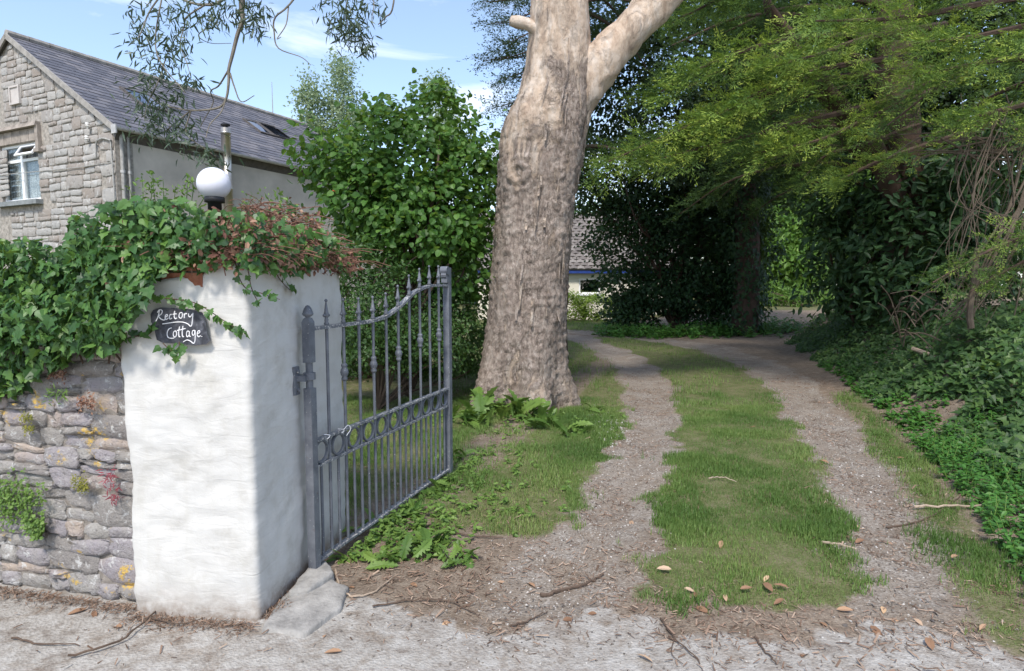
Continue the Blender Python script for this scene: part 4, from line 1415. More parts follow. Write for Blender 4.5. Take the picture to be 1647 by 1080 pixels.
# steel flue on the side wall
fx = at(364, 300, 16.0)
best = min((abs(topx(hp_(-.18, l, 5.0))[0] - 364), l) for l in np.linspace(.5, 8, 300))
fl = best[1]
ztf = min((abs(topx(hp_(-.18, fl, z))[1] - 207), z) for z in np.linspace(3.5, 9, 300))[1]
b = MB().lathe([(.115, 1.0), (.115, 4.0), (.13, 4.0), (.13, 4.06), (.115, 4.06), (.115, ztf - .14), (.128, ztf - .14), (.128, ztf - .10), (.115, ztf - .10), (.115, ztf), (.0005, ztf)], hp_(-.18, fl, 0), 16)
flue = part('flue_pipe', b, M['steel'], house, True)
b = MB().lathe([(.06, ztf), (.06, ztf + .05), (.11, ztf + .06), (.12, ztf + .09), (.06, ztf + .13), (.0005, ztf + .14)], hp_(-.18, fl, 0), 14)
part('flue_cap', b, M['black'], flue)
# whip aerial
am = hp_(HW / 2 + .5, 8.6, 0)
az = min((abs(topx(np.array([am[0], am[1], z]))[1] - 132), z) for z in np.linspace(5, 16, 400))[1]
b = MB().tube([(am[0], am[1], HR - .3), (am[0], am[1], az)], [.022, .01], 6)
part('whip_aerial', b, M['cable'], house)

# ------------------------------------------------------------------ the cottage behind the bend
CY = 27.0
cot = thing('cottage', 'cream cottage with brown tiled roof and blue eaves board beyond the drive bend', 'cottage', (3.6, CY, 0))
cx0, cx1, ch = -1.5, 7.2, at(940, 438, CY)[2]
wx0, wx1 = at(931, 460, CY)[0], at(966, 460, CY)[0]
wz0, wz1 = at(940, 473, CY)[2], at(940, 448, CY)[2]
b = MB()
def cbox(x0, x1, y0, y1, z0, z1):
    b.box(((x0 + x1) / 2, (y0 + y1) / 2, (z0 + z1) / 2), (x1 - x0, y1 - y0, z1 - z0))
cbox(cx0, wx0, CY, CY + .3, 0, ch)
cbox(wx1, cx1, CY, CY + .3, 0, ch)
cbox(wx0, wx1, CY, CY + .3, 0, wz0)
cbox(wx0, wx1, CY, CY + .3, wz1, ch)
cbox(cx0, cx0 + .3, CY + .3, CY + 6, 0, ch)
cbox(cx1 - .3, cx1, CY + .3, CY + 6, 0, ch)
part('wall', b, M['cream'], cot)
b = MB()
for (x0, x1, z0, z1) in ((wx0, wx1, wz1 - .07, wz1), (wx0, wx1, wz0, wz0 + .07), (wx0, wx0 + .07, wz0 + .07, wz1 - .07), (wx1 - .07, wx1, wz0 + .07, wz1 - .07)):
    cbox(x0, x1, CY + .05, CY + .12, z0, z1)
cw = part('window_frame', b, M['pvc'], cot)
b = MB()
cbox(wx0 + .07, wx1 - .07, CY + .08, CY + .09, wz0 + .07, wz1 - .07)
part('pane', b, M['glass_sky'], cw)
b = MB()
cbox(wx0, wx1, CY + 1.2, CY + 1.25, wz0 - .4, wz1 + .2)
part('dark_interior', b, M['room'], cot)
b = MB()
cbox(wx0 - .08, wx1 + .08, CY - .08, CY + .02, wz0 - .07, wz0 - .002)
part('sill', b, M['pvc'], cot)
b = MB()
cbox(cx0 - .2, cx1 + .2, CY - .32, CY - .27, ch - .06, ch + .12)
part('fascia', b, M['blue'], cot)
pit = R(38)
def cr_(x, t, up=0.0):
    return np.array([x, CY - .35 + t * math.cos(pit) - math.sin(pit) * up, ch + .1 + t * math.sin(pit) + math.cos(pit) * up])
RLEN = 4.4
b = MB()
b.hexa([cr_(cx0 - .2, 0, -.06), cr_(cx1 + .2, 0, -.06), cr_(cx1 + .2, RLEN, -.06), cr_(cx0 - .2, RLEN, -.06), cr_(cx0 - .2, 0), cr_(cx1 + .2, 0), cr_(cx1 + .2, RLEN), cr_(cx0 - .2, RLEN)])
rt = cr_(0, RLEN)
b.hexa([(cx0 - .2, rt[1], rt[2] - .06), (cx1 + .2, rt[1], rt[2] - .06), (cx1 + .2, CY + 6.3, ch), (cx0 - .2, CY + 6.3, ch), (cx0 - .2, rt[1], rt[2]), (cx1 + .2, rt[1], rt[2]), (cx1 + .2, CY + 6.3, ch + .06), (cx0 - .2, CY + 6.3, ch + .06)])
cro = part('roof', b, M['tile'], cot)
Vs, Fs, vr = [], [], []
for c in range(20):
    t0 = c * RLEN / 20
    x = cx0 - .2 + (c % 2) * .15
    while x < cx1 + .1:
        k0 = len(Vs)
        prof = [(0, .02), (.08, .05), (.16, .055), (.24, .035), (.29, .02)]
        up_j = r3.uniform(0, .02)
        for (dx, up) in prof:
            Vs += [cr_(x + dx, t0 - .01, up + .02 + up_j), cr_(x + dx, t0 + RLEN / 20 + .02, up), cr_(x + dx, t0 - .01, 0)]
        q_ = r3.random()
        for k in range(4):
            a_ = k0 + 3 * k
            Fs += [[a_, a_ + 3, a_ + 4, a_ + 1], [a_, a_ + 2, a_ + 5, a_ + 3]]
            vr += [q_, q_]
        x += .30
part('tiles', mesh_np('tiles', np.array(Vs), np.array(Fs), np.array(vr)), M['tile'], cro, kind='stuff')

# ------------------------------------------------------------------ the great eucalyptus
TY = 8.15
prof_px = [(652, 742, 936), (640, 746, 932), (620, 756, 922), (600, 764, 914), (575, 771, 909), (550, 776, 908), (500, 783, 908), (450, 788, 911), (400, 793, 917), (350, 796, 921), (300, 799, 928), (250, 803, 936), (215, 805, 941), (195, 809, 944), (178, 820, 946), (150, 832, 948), (110, 841, 950), (60, 846, 949), (0, 852, 946), (-80, 858, 944), (-200, 866, 936), (-360, 874, 928), (-560, 884, 920)]
zs, cxs, rs = [], [], []
for (y, xl, xr) in prof_px:
    a, c = at(xl, y, TY), at(xr, y, TY)
    zs.append(a[2]); cxs.append((a[0] + c[0]) / 2); rs.append((c[0] - a[0]) / 2)
zs, cxs, rs = np.array(zs), np.array(cxs), np.array(rs)
zs[0] = -0.05
euc = thing('eucalyptus_tree', 'massive peeling bark tree trunk beside the gravel drive, forking near the top', 'tree', (cxs[0], TY, 0))
nz_, na_ = 330, 120
zz = np.concatenate([np.linspace(-.05, 5.6, 280), np.linspace(5.65, zs[-1], nz_ - 280)])
cx = np.interp(zz, zs, cxs)
rr = np.interp(zz, zs, rs)
rr = np.convolve(np.pad(rr, 6, mode='edge'), np.ones(13) / 13, 'valid')
th = np.arange(na_) * 2 * math.pi / na_
Zg, Tg = np.meshgrid(zz, th, indexing='ij')
lob = np.exp(-np.clip(Zg, 0, 9) / .38) * (0.5 - 0.5 * np.cos(5 * Tg + .6 + .5 * np.sin(Tg)))
dirs = np.stack([np.cos(Tg), np.sin(Tg), 0 * Tg], -1)
P0 = dirs * rr[:, None, None] + np.stack([np.repeat(cx[:, None], na_, 1), np.full_like(Tg, TY), Zg], -1)
fl_ = P0.reshape(-1, 3)
n1 = fbm(fl_ * np.array([1.6, 1.6, .7]), 3).reshape(Tg.shape)
rid = (1 - np.abs(fbm(fl_ * np.array([7, 7, 1.8]) + 3, 4))).reshape(Tg.shape)
plate = np.abs(fbm(fl_ * np.array([17, 17, 9]) + 9, 4)).reshape(Tg.shape)
fineb = fbm(fl_ * np.array([45, 45, 30]), 3).reshape(Tg.shape)
low = 1 - sstep(3.0, 5.0, Zg)
flute = np.sin(3 * Tg + 1.2 + .35 * Zg) * .5 + np.sin(5 * Tg + .4 - .2 * Zg) * .5
rad = rr[:, None] * (1 - .34 * lob) + .030 * n1 + .028 * flute * (1 - sstep(3.5, 5.5, Zg)) + (.024 * (rid - .6) + .030 * (plate - .3) + .007 * fineb) * (.25 + .75 * low)
# the healed branch scar
kz = at(845, 290, TY)[2]
dth = (Tg - R(270 - 26) + math.pi) % (2 * math.pi) - math.pi
dk = np.hypot(dth * .52, Zg - kz)
rad = rad + .07 * np.exp(-(dk / .20) ** 2) - .05 * np.exp(-(dk / .07) ** 2) + .02 * np.cos(dk * 60) * np.exp(-(dk / .18) ** 2)
# a hollow fold between the roots
dth2 = (Tg - R(262) + math.pi) % (2 * math.pi) - math.pi
rad = rad - .09 * np.exp(-(dth2 / .16) ** 2) * np.exp(-((Zg - .25) / .35) ** 2)
V = dirs * rad[..., None]
V[..., 0] += cx[:, None]
V[..., 1] += TY
V[..., 2] = Zg
V = V.reshape(-1, 3)
i, j = np.meshgrid(np.arange(nz_ - 1), np.arange(na_), indexing='ij')
i, j = i.ravel(), j.ravel()
F = np.stack([i * na_ + j, i * na_ + (j + 1) % na_, (i + 1) * na_ + (j + 1) % na_, (i + 1) * na_ + j], 1)
me = mesh_np('trunk', V, F, None, True)
pe = (-.06 + .30 * sstep(2.8, 5.2, Zg) + .18 * (fbm(fl_ * np.array([2.2, 2.2, .55]) + 40, 3)).reshape(Tg.shape) + .20 * np.clip(np.cos(Tg - R(300)), 0, 1) * (1 - sstep(.3, 1.2, Zg))).ravel()
a = me.attributes.new('peel', 'FLOAT', 'POINT')
a.data.foreach_set('value', pe.astype(np.float32))
trunk = part('trunk', me, M['euc_bark'], euc)

def bark_limb(path, r0, r1, name, parent, peel=.42, n=40, na=36, amp=.03):
    path = spline(path, n)
    rad = np.linspace(r0, r1, n)
    V, F = tube(path, rad, na)
    c = np.repeat(path, na, 0)
    d = nrmz(V - c)
    V = V + d * (amp * fbm(V * 4, 4) + amp * .3 * fbm(V * 22, 3))[:, None]
    me = mesh_np(name, V, F, None, True)
    a = me.attributes.new('peel', 'FLOAT', 'POINT')
    a.data.foreach_set('value', np.full(len(V), peel, np.float32))
    return part(name, me, M['euc_bark'], parent)
bark_limb([at(905, 215, TY), at(938, 140, TY), at(985, 82, TY + .05), at(1048, 15, TY + .1), at(1110, -60, TY + .2), at(1230, -200, TY + .5), at(1330, -420, TY + .9)], .285, .17, 'limb', euc, .34, 70, 48, .03)
bark_limb([at(880, 60, TY - .2), at(850, 40, TY - .15), at(822, 33, TY - .1)], .10, .06, 'broken_stub', euc, .5, 14, 20, .02)
tp = np.array([cxs[-1], TY, zs[-1] - .1])
bark_limb([tp - np.array([0, 0, .8]), tp + np.array([-1.0, -.3, 1.2]), tp + np.array([-2.6, -.8, 2.6]), tp + np.array([-3.4, -.4, 4.2])], .25, .07, 'limb', euc, .4, 24, 20)
bark_limb([tp - np.array([0, 0, .8]), tp + np.array([.5, .8, 1.5]), tp + np.array([1.5, 2.4, 3.0]), tp + np.array([2.0, 3.5, 4.6])], .25, .07, 'limb', euc, .4, 24, 20)
hang = [tp - np.array([0, 0, 1.2]), at(760, -520, 7.4), at(600, -300, 7.0), at(480, -170, 6.9), at(410, -70, 6.9)]
bark_limb(hang, .13, .035, 'limb', euc, .2, 40, 14, .012)
# bark peeling in strips down the right side
b = MB()
for k in range(46):
    t_ = rng.uniform(R(255), R(370))
    z_ = rng.uniform(1.2, 4.6)
    r_ = float(np.interp(z_, zz, rr)) + .015
    c_ = float(np.interp(z_, zz, cx))
    L, w_ = rng.uniform(.12, .5), rng.uniform(.008, .026)
    hs_ = np.linspace(0, 1, 6)
    lift = rng.uniform(.01, .05)
    V = []
    for h in hs_:
        zq = z_ - h * L
        rq = float(np.interp(zq, zz, rr)) + .012 + lift * h ** 2
        cq = float(np.interp(zq, zz, cx))
        for sgn in (-1, 1):
            aa = t_ + sgn * w_ / rq * (1 - .5 * h)
            V.append([cq + rq * math.cos(aa), TY + rq * math.sin(aa), zq])
    b.add(np.array(V), np.array([[2 * q, 2 * q + 1, 2 * q + 3, 2 * q + 2] for q in range(5)]))
me = b.mesh('bark_strips')
a = me.attributes.new('peel', 'FLOAT', 'POINT')
a.data.foreach_set('value', rng.uniform(-.1, .35, len(me.vertices)).astype(np.float32))
part('bark_strips', me, M['euc_bark'], trunk, kind='stuff')

# hanging boughs in the upper left
HY = 6.9
br = [([(410, -70), (390, 0), (390, 32), (382, 56), (374, 88), (368, 112), (368, 128), (364, 158), (350, 174), (307, 178), (272, 172)], .030, .007),
      ([(368, 112), (352, 138), (339, 147), (343, 165), (330, 190), (322, 205)], .010, .004),
      ([(370, 118), (377, 140), (388, 164), (409, 154)], .010, .004),
      ([(366, 150), (356, 180), (338, 200), (331, 222)], .008, .004),
      ([(410, -70), (360, -2), (330, 8), (302, 3), (262, -12), (235, 10)], .022, .006),
      ([(330, 8), (300, 28), (296, 44), (282, 62), (268, 90)], .010, .004),
      ([(262, -12), (240, 20), (228, 50), (222, 62)], .010, .004),
      ([(296, 44), (290, 72), (300, 100), (306, 122)], .007, .003),
      ([(307, 178), (280, 200), (262, 214)], .009, .004),
      ([(307, 178), (300, 215), (330, 240), (348, 252)], .009, .003),
      ([(262, -12), (250, 60), (258, 100), (290, 140), (298, 150)], .009, .003),
      ([(268, 90), (255, 130), (240, 160), (232, 190)], .007, .003),
      ([(330, 48), (320, 55), (322, 62), (340, 70), (372, 70)], .006, .003),
      ([(560, -120), (472, 0), (443, 28), (441, 52), (448, 78), (484, 92), (500, 105)], .013, .003),
      ([(464, 12), (460, 40), (446, 62), (452, 60)], .008, .003),
      ([(640, -120), (633, 5), (620, 28), (608, 40)], .012, .005),
      ([(640, -120), (570, -20), (556, 18), (562, 48), (572, 70)], .012, .004),
      ([(570, -20), (600, 0), (598, 30), (600, 42)], .007, .003),
      ([(480, -170), (560, -120), (640, -120)], .05, .012)]
b = MB()
for k, (pp, r0, r1) in enumerate(br):
    Pq = np.array([at(x, y, HY + .25 * math.sin(k * 1.7) * min(1, q / 3)) for q, (x, y) in enumerate(pp)])
    Pq = spline(Pq, 4 * len(pp))
    b.tube(Pq, np.linspace(r0, r1, len(Pq)), 6)
hb_ = part('hanging_branches', b, M['bark_branch'], euc)
cl = [(226, 62, 20, 20), (232, 45, 16, 12), (245, 92, 20, 22), (262, 112, 18, 20), (285, 26, 22, 18), (255, 12, 26, 20), (268, 58, 22, 24), (290, 74, 18, 18), (340, 26, 18, 20), (362, 14, 22, 24), (402, 22, 20, 28), (412, 40, 16, 20), (425, 18, 14, 14), (385, 8, 18, 16), (310, 12, 26, 20), (232, 140, 18, 16), (252, 146, 18, 14), (300, 128, 14, 18), (290, 152, 14, 14), (228, 168, 20, 20), (250, 182, 20, 22), (270, 168, 18, 16), (234, 204, 22, 24), (262, 212, 22, 24), (292, 214, 20, 18), (322, 240, 20, 22), (348, 254, 18, 20), (300, 198, 18, 14), (240, 120, 16, 12), (318, 132, 10, 8), (335, 45, 12, 10), (280, 92, 14, 14), (216, 30, 14, 10),
      (556, 38, 20, 34), (576, 62, 16, 26), (532, 10, 20, 24), (596, 8, 24, 30), (590, 78, 10, 14), (562, 16, 22, 26), (572, 44, 18, 24), (545, 55, 14, 14)]
pos, tips = [], []
for (x, y, rad_, n_) in cl:
    c = at(x, y, HY)
    n_ = int(n_ * 2.7)
    s_ = rad_ * HY / F_PX
    q = c + np.random.default_rng(int(x * 7 + y)).normal(size=(n_, 3)) * np.array([s_ * .62, s_ * .8, s_ * .55])
    pos.append(q)
pos = np.vstack(pos)
n_ = len(pos)
tips = nrmz(np.column_stack([rng.normal(size=n_) * .55, rng.normal(size=n_) * .55, -np.abs(rng.normal(.75, .4, n_))]))
nr_ = rand_dir(n_) + np.array([0, -.3, .3])
leaf_parts(euc, T_LANCE, M['euc'], pos, nr_, tips, rng.uniform(.075, .14, n_), 300, 9, 'leaf', 'hanging_leaves')
# the crown overhead, unseen, its clumps set where they shade the far hedge
r4 = np.random.default_rng(21)
ells = [(1.2, 11.0, 12.0, 4.0, 3.4, 2.4), (3.6, 13.0, 11.0, 3.6, 3.4, 2.2), (-.2, 12.0, 13.0, 3.0, 3.0, 2.0), (5.2, 15.0, 11.5, 3.4, 3.0, 2.2)]
pos, nn_, _ = clumps(420, 15000, ells, .38, r4, .25)
me = foliage_mesh('crown', T_LANCE, pos, rand_dir(len(pos), r4), nrmz(r4.normal(size=(len(pos), 3)) * .6 + np.array([0, 0, -.8])), r4.uniform(.14, .22, len(pos)), None, r4)
part('crown', me, M['euc'], euc, kind='stuff')

# ------------------------------------------------------------------ generic trees and shrubs
def skeleton(mb, base, tips_, r0, r, mid=None, n=12):
    """limbs from a base to many tips, bending upward"""
    base = np.array(base, float)
    for t in tips_:
        t = np.array(t, float)
        m1 = base + (t - base) * np.array([.25, .25, .45]) + r.normal(size=3) * .05 * np.linalg.norm(t - base)
        m2 = base + (t - base) * np.array([.65, .65, .78]) + r.normal(size=3) * .05 * np.linalg.norm(t - base)
        p = spline([base, m1, m2, t], n)
        mb.tube(p, np.linspace(r0, max(.006, r0 * .15), n), 6)

def bushy(name, label, cat, base, ells, mat, T, n_cl, n_leaf, cr, size, seed, r0=.05, trunk_mat='bark_dark', parts_n=0, cell=14, up=.6, shell=.5, group=None, nlimb=14, trunk_h=None):
    r = np.random.default_rng(seed)
    root = thing(name, label, cat, tuple(base), group)
    pos, out, ctr = clumps(n_cl, n_leaf, ells, cr, r, shell)
    gzv = ground_z(pos[:, 0], pos[:, 1])
    k = pos[:, 2] > gzv + .02
    pos, out = pos[k], out[k]
    n = len(pos)
    nr = nrmz(out * .6 + np.array([0, -.25, up]) + r.normal(size=(n, 3)) * .6)
    tp_ = nrmz(out * .7 + r.normal(size=(n, 3)) * .6 + np.array([0, 0, -.35]))
    sz = r.uniform(size * .65, size * 1.2, n)
    mb = MB()
    st = np.array(base, float)
    sel = ctr[r.permutation(len(ctr))[:nlimb]]
    if trunk_h:
        tt = st + np.array([0, 0, trunk_h])
        mb.tube(spline([st - np.array([0, 0, .1]), st + (tt - st) * .5 + r.normal(size=3) * .05, tt, tt + np.array([.05, .05, trunk_h * .5])], 14), np.linspace(r0 * 1.6, r0 * .5, 14), 10)
        skeleton(mb, tt - np.array([0, 0, .2]), sel, r0 * .5, r)
        part('trunk', mb, M[trunk_mat], root)
    else:
        skeleton(mb, st, sel, r0, r)
        part('stems', mb, M[trunk_mat], root)
    if parts_n:
        leaf_parts(root, T, M[mat], pos, nr, tp_, sz, parts_n, cell, 'leaf', 'crown')
    else:
        me = foliage_mesh('crown', T, pos, nr, tp_, sz, None, r)
        part('crown', me, M[mat], root, kind='stuff')
    return root

# hazel behind the gate
hz = []
for (x, y, Y, rx, ry, rz) in ((640, 260, 8.6, .75, .8, .8), (700, 200, 8.7, .45, .5, .55), (605, 235, 8.6, .34, .45, .36), (560, 275, 8.4, .5, .6, .36), (500, 238, 8.2, .34, .4, .26), (740, 300, 8.7, .5, .6, .8), (680, 360, 8.4, .85, .8, .7), (600, 330, 8.3, .65, .7, .55), (740, 430, 8.5, .45, .5, .5), (620, 150, 8.7, .2, .22, .22), (695, 140, 8.7, .26, .26, .24), (780, 240, 8.9, .25, .3, .4)):
    hz.append((*at(x, y, Y), rx, ry, rz))
bushy('hazel_bush', 'tall green hazel bush with broad round leaves behind the open gate', 'bush', (-1.45, 8.6, 0), hz, 'hazel', T_HAZEL, 700, 11000, .13, .088, 31, .035, 'twig', 300, 15, .7, .62, nlimb=34)
# lower fine-leaved shrub against the pillar
sh = [(*at(590, 540, 7.2), .45, .3, .3), (*at(650, 555, 7.4), .5, .3, .28), (*at(700, 560, 7.8), .4, .3, .3), (*at(600, 560, 8.2), .6, .4, .3), (*at(690, 575, 8.6), .6, .4, .3), (*at(760, 560, 9.0), .4, .4, .4), (*at(600, 480, 7.6), .55, .4, .55), (*at(570, 430, 7.6), .35, .3, .4), (*at(650, 520, 8.0), .6, .4, .4), (*at(720, 520, 8.4), .45, .4, .5)]
bushy('fine_leaved_shrub', 'small leaved green shrub growing low behind the gate bars', 'shrub', (-1.7, 7.8, 0), sh, 'shrub', T_QUAD, 420, 19000, .10, .052, 32, .02, 'twig', 0, 14, .6, .5)
# dark thicket under the hazel, to the wall of the house
dk_ = [(-2.6, 10.2, 1.1, 1.6, .7, 1.3), (-.9, 10.4, 1.0, 1.3, .7, 1.1), (-.7, 10.2, 2.6, .8, .6, 1.3), (-4.4, 9.8, 1.2, 1.6, .8, 1.4)]
bushy('dark_thicket', 'dark leafy thicket in the shade below the hazel bush', 'thicket', (-2.4, 10.2, 0), dk_, 'shrub', T_QUAD, 380, 13000, .16, .085, 33, .04)
# garden hedge behind the roadside wall at far left
gh = [(-4.6, 4.9, 1.35, 1.2, .5, .5), (-3.2, 4.6, 1.35, .9, .45, .42), (-6.5, 5.3, 1.4, 1.4, .5, .5)]
bushy('garden_hedge', 'leafy light green hedge top showing behind the ivy covered wall', 'hedge', (-4.2, 4.8, 0), gh, 'weed', T_QUAD, 300, 7000, .12, .065, 34, .02, 'twig')
# pale slender trees on the skyline
for k, (x, y, Y, rx, rz, lab) in enumerate(((505, 175, 27, .75, 2.0, 'slender pale tree on the skyline nearest the end of the slate roof'), (553, 150, 27.5, .95, 2.3, 'tallest slender pale tree on the skyline left of the hazel top'), (712, 172, 28, 1.0, 1.9, 'pale tree top showing above the right side of the hazel'))):
    c = at(x, y, Y)
    bushy('pale_tree', lab, 'tree', (c[0], Y, 0), [(c[0], Y, c[2] - .4, rx * .85, rx * .85, rz * .9), (c[0] - .2, Y, c[2] + .2, rx * .6, rx * .6, rz * .8), (c[0] + .2, Y, c[2] - 1.6, rx * .9, rx, rz * .6)], 'birch', T_QUAD, 200, 5200, .22, .14, 40 + k, .07, 'bark_branch', 0, 14, .3, .3, 'pale trees on the skyline', 12, 4.0)

# golden hedge below the cottage window
bushy('golden_hedge', 'bright yellow green hedge below the cottage window', 'hedge', (3.0, 25.6, 0), [(2.4, 25.6, .62, .9, .5, .62), (3.5, 25.5, .6, 1.0, .5, .58), (1.2, 25.7, .6, .9, .5, .6), (4.6, 25.6, .6, .8, .5, .6)], 'hedge_yellow', T_QUAD, 300, 9000, .12, .09, 50, .02, 'twig')

# dark hedge with ivy in front of the cottage, right of the bend
dh = [(4.0, 20.6, 1.3, .8, .9, 1.5), (4.9, 20.4, 1.9, 1.1, 1.0, 1.9), (6.0, 20.2, 2.2, 1.2, 1.0, 2.2), (7.2, 20.3, 2.4, 1.3, 1.0, 2.4), (3.9, 20.6, .5, .7, .8, .6), (4.9, 20.8, 4.2, 2.4, 1.0, 1.2), (7.3, 20.5, 5.0, 2.4, 1.0, 1.4)]
for (x, y, rx, rz) in ((985, 385, .75, .7), (1010, 320, 1.0, .8), (945, 315, .85, .8), (1090, 300, 1.2, 1.0), (1180, 280, 1.2, 1.0), (975, 430, .45, .6), (1060, 370, 1.2, .9), (1000, 250, 1.4, 1.0), (910, 250, 1.0, 1.0)):
    dh.append((*at(x, y, 20.0), rx, .8, rz))
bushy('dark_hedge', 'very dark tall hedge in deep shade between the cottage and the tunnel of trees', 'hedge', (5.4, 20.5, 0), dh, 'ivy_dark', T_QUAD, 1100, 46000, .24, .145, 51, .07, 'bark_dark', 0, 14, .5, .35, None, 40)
# ivy-clad trunk
ic = thing('ivy_clad_trunk', 'tree trunk thickly clad in dark ivy at the mouth of the leafy tunnel', 'tree', (7.1, 19.0, 0.1))
b = MB().tube(spline([(7.1, 19.0, -.1), (7.15, 19.0, 2.5), (7.0, 19.1, 5), (6.9, 19.3, 9)], 20), np.linspace(.42, .25, 20), 12)
part('trunk', b, M['bark_dark'], ic)
n_ = 5200
a_ = rng.uniform(0, 2 * math.pi, n_)
z_ = rng.uniform(.1, 8.5, n_)
r_ = .52 + .12 * np.sin(z_ * 2.3 + a_ * 2) + rng.normal(size=n_) * .09
pos = np.column_stack([7.08 + r_ * np.cos(a_), 19.05 + r_ * np.sin(a_), z_])
o_ = np.column_stack([np.cos(a_), np.sin(a_), .4 + 0 * a_])
me = foliage_mesh('ivy_leaves', T_IVYLOW, pos, nrmz(o_ + rng.normal(size=(n_, 3)) * .3), nrmz(rng.normal(size=(n_, 3)) * .5 + np.array([0, 0, -.9])), rng.uniform(.09, .16, n_))
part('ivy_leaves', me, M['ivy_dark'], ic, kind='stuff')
b = MB()
skeleton(b, (6.95, 19.2, 5.0), [(5.0, 18.4, 7.0), (8.8, 18.2, 7.5), (7.4, 20.5, 11), (6, 18, 10), (9.5, 17.0, 5.6)], .13, rng)
part('limb', b, M['bark_dark'], ic)
pos, nn_, _ = clumps(260, 9000, [(7.2, 18.6, 8.2, 3.0, 2.4, 1.9), (9.3, 18.0, 6.6, 1.8, 1.6, 1.4)], .35, rng, .3)
me = foliage_mesh('crown', T_QUAD, pos, nrmz(rand_dir(len(pos)) + np.array([0, 0, .6])), rand_dir(len(pos)), rng.uniform(.12, .2, len(pos)))
part('crown', me, M['shrub'], ic, kind='stuff')

# laurel bank to the right of the tunnel
le = []
for (x, y, Y, rx, ry, rz) in ((1400, 400, 12.2, 1.1, .8, 1.2), (1340, 430, 12.6, .55, .7, .9), (1460, 380, 11.4, 1.1, .8, 1.2), (1420, 300, 12.0, 1.1, .8, .8), (1340, 330, 12.8, .6, .7, .7), (1540, 330, 11.0, 1.0, .8, 1.2), (1450, 480, 11.0, .8, .6, .6), (1630, 300, 10.2, .9, .8, 1.6), (1560, 440, 10.2, .9, .6, .9)):
    le.append((*at(x, y, Y), rx, ry, rz))
bushy('laurel_bush', 'dark glossy laurel bush with long leaves on the bank right of the tunnel', 'bush', (7.0, 12.6, float(ground_z(7.0, 12.6))), le, 'laurel', T_LAUREL, 620, 9500, .2, .19, 52, .05, 'bark_dark', 300, 18, .55, .55, None, 26)

# sunlit trees at the far end of the tunnel
for k, (x, y, Y, rr_, lab) in enumerate(((1262, 380, 38, 3.0, 'bright sunlit tree seen through the tunnel just right of the ivy trunk'), (1300, 250, 44, 4.5, 'tall sunlit tree at the far end of the leafy tunnel'), (1240, 300, 50, 4.5, 'farthest light green tree behind the ivy clad trunk'), (1200, 210, 42, 4.0, 'sunlit tree crown above the dark hedge'), (1400, 330, 42, 4.5, 'light green tree far behind the laurel bush'), (1560, 260, 36, 5.0, 'light green tree far behind the right hand bank'))):
    c = at(x, y, Y)
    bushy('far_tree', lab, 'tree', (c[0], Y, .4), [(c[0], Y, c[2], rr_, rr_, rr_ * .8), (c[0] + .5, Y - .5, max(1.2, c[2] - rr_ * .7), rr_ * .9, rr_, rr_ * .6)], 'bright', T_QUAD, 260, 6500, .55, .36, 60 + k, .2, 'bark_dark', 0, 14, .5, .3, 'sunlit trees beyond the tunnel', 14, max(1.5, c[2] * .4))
bushy('fern_patch', 'sunlit grey green ferny growth at the far end of the tunnel floor', 'undergrowth', (13.2, 28, .5), [(13.6, 28.5, .9, 1.6, .8, .5), (11.6, 29.5, 1.1, 1.8, .8, .7), (15, 27.5, .9, 1.4, .8, .5)], 'bright', T_LANCE, 220, 5000, .2, .3, 69, .02, 'twig')

# tree belt behind the cottage and beyond, closing the view
for k, (x0, Y, h_) in enumerate(((-16, 46, 8), (-7, 48, 6), (1, 44, 7), (9, 50, 9), (20, 54, 11), (30, 46, 11), (40, 40, 12))):
    nm_ = ('behind the stone house roof', 'low behind the pale skyline trees', 'behind the cottage ridge', 'right of the cottage ridge', 'far behind the ivy trunk', 'far behind the laurel', 'at the far right of the tree belt')[k]
    bushy('belt_tree', 'mid green tree of the distant belt ' + nm_, 'tree', (x0, Y, 0), [(x0, Y, h_ * .55, 5.5, 3, h_ * .45), (x0 + 1, Y - 1, h_ * .25, 5, 3, h_ * .3)], 'shrub', T_QUAD, 260, 5200, .8, .55, 80 + k, .25, 'bark_dark', 0, 14, .5, .3, 'distant tree belt', 12, h_ * .4)

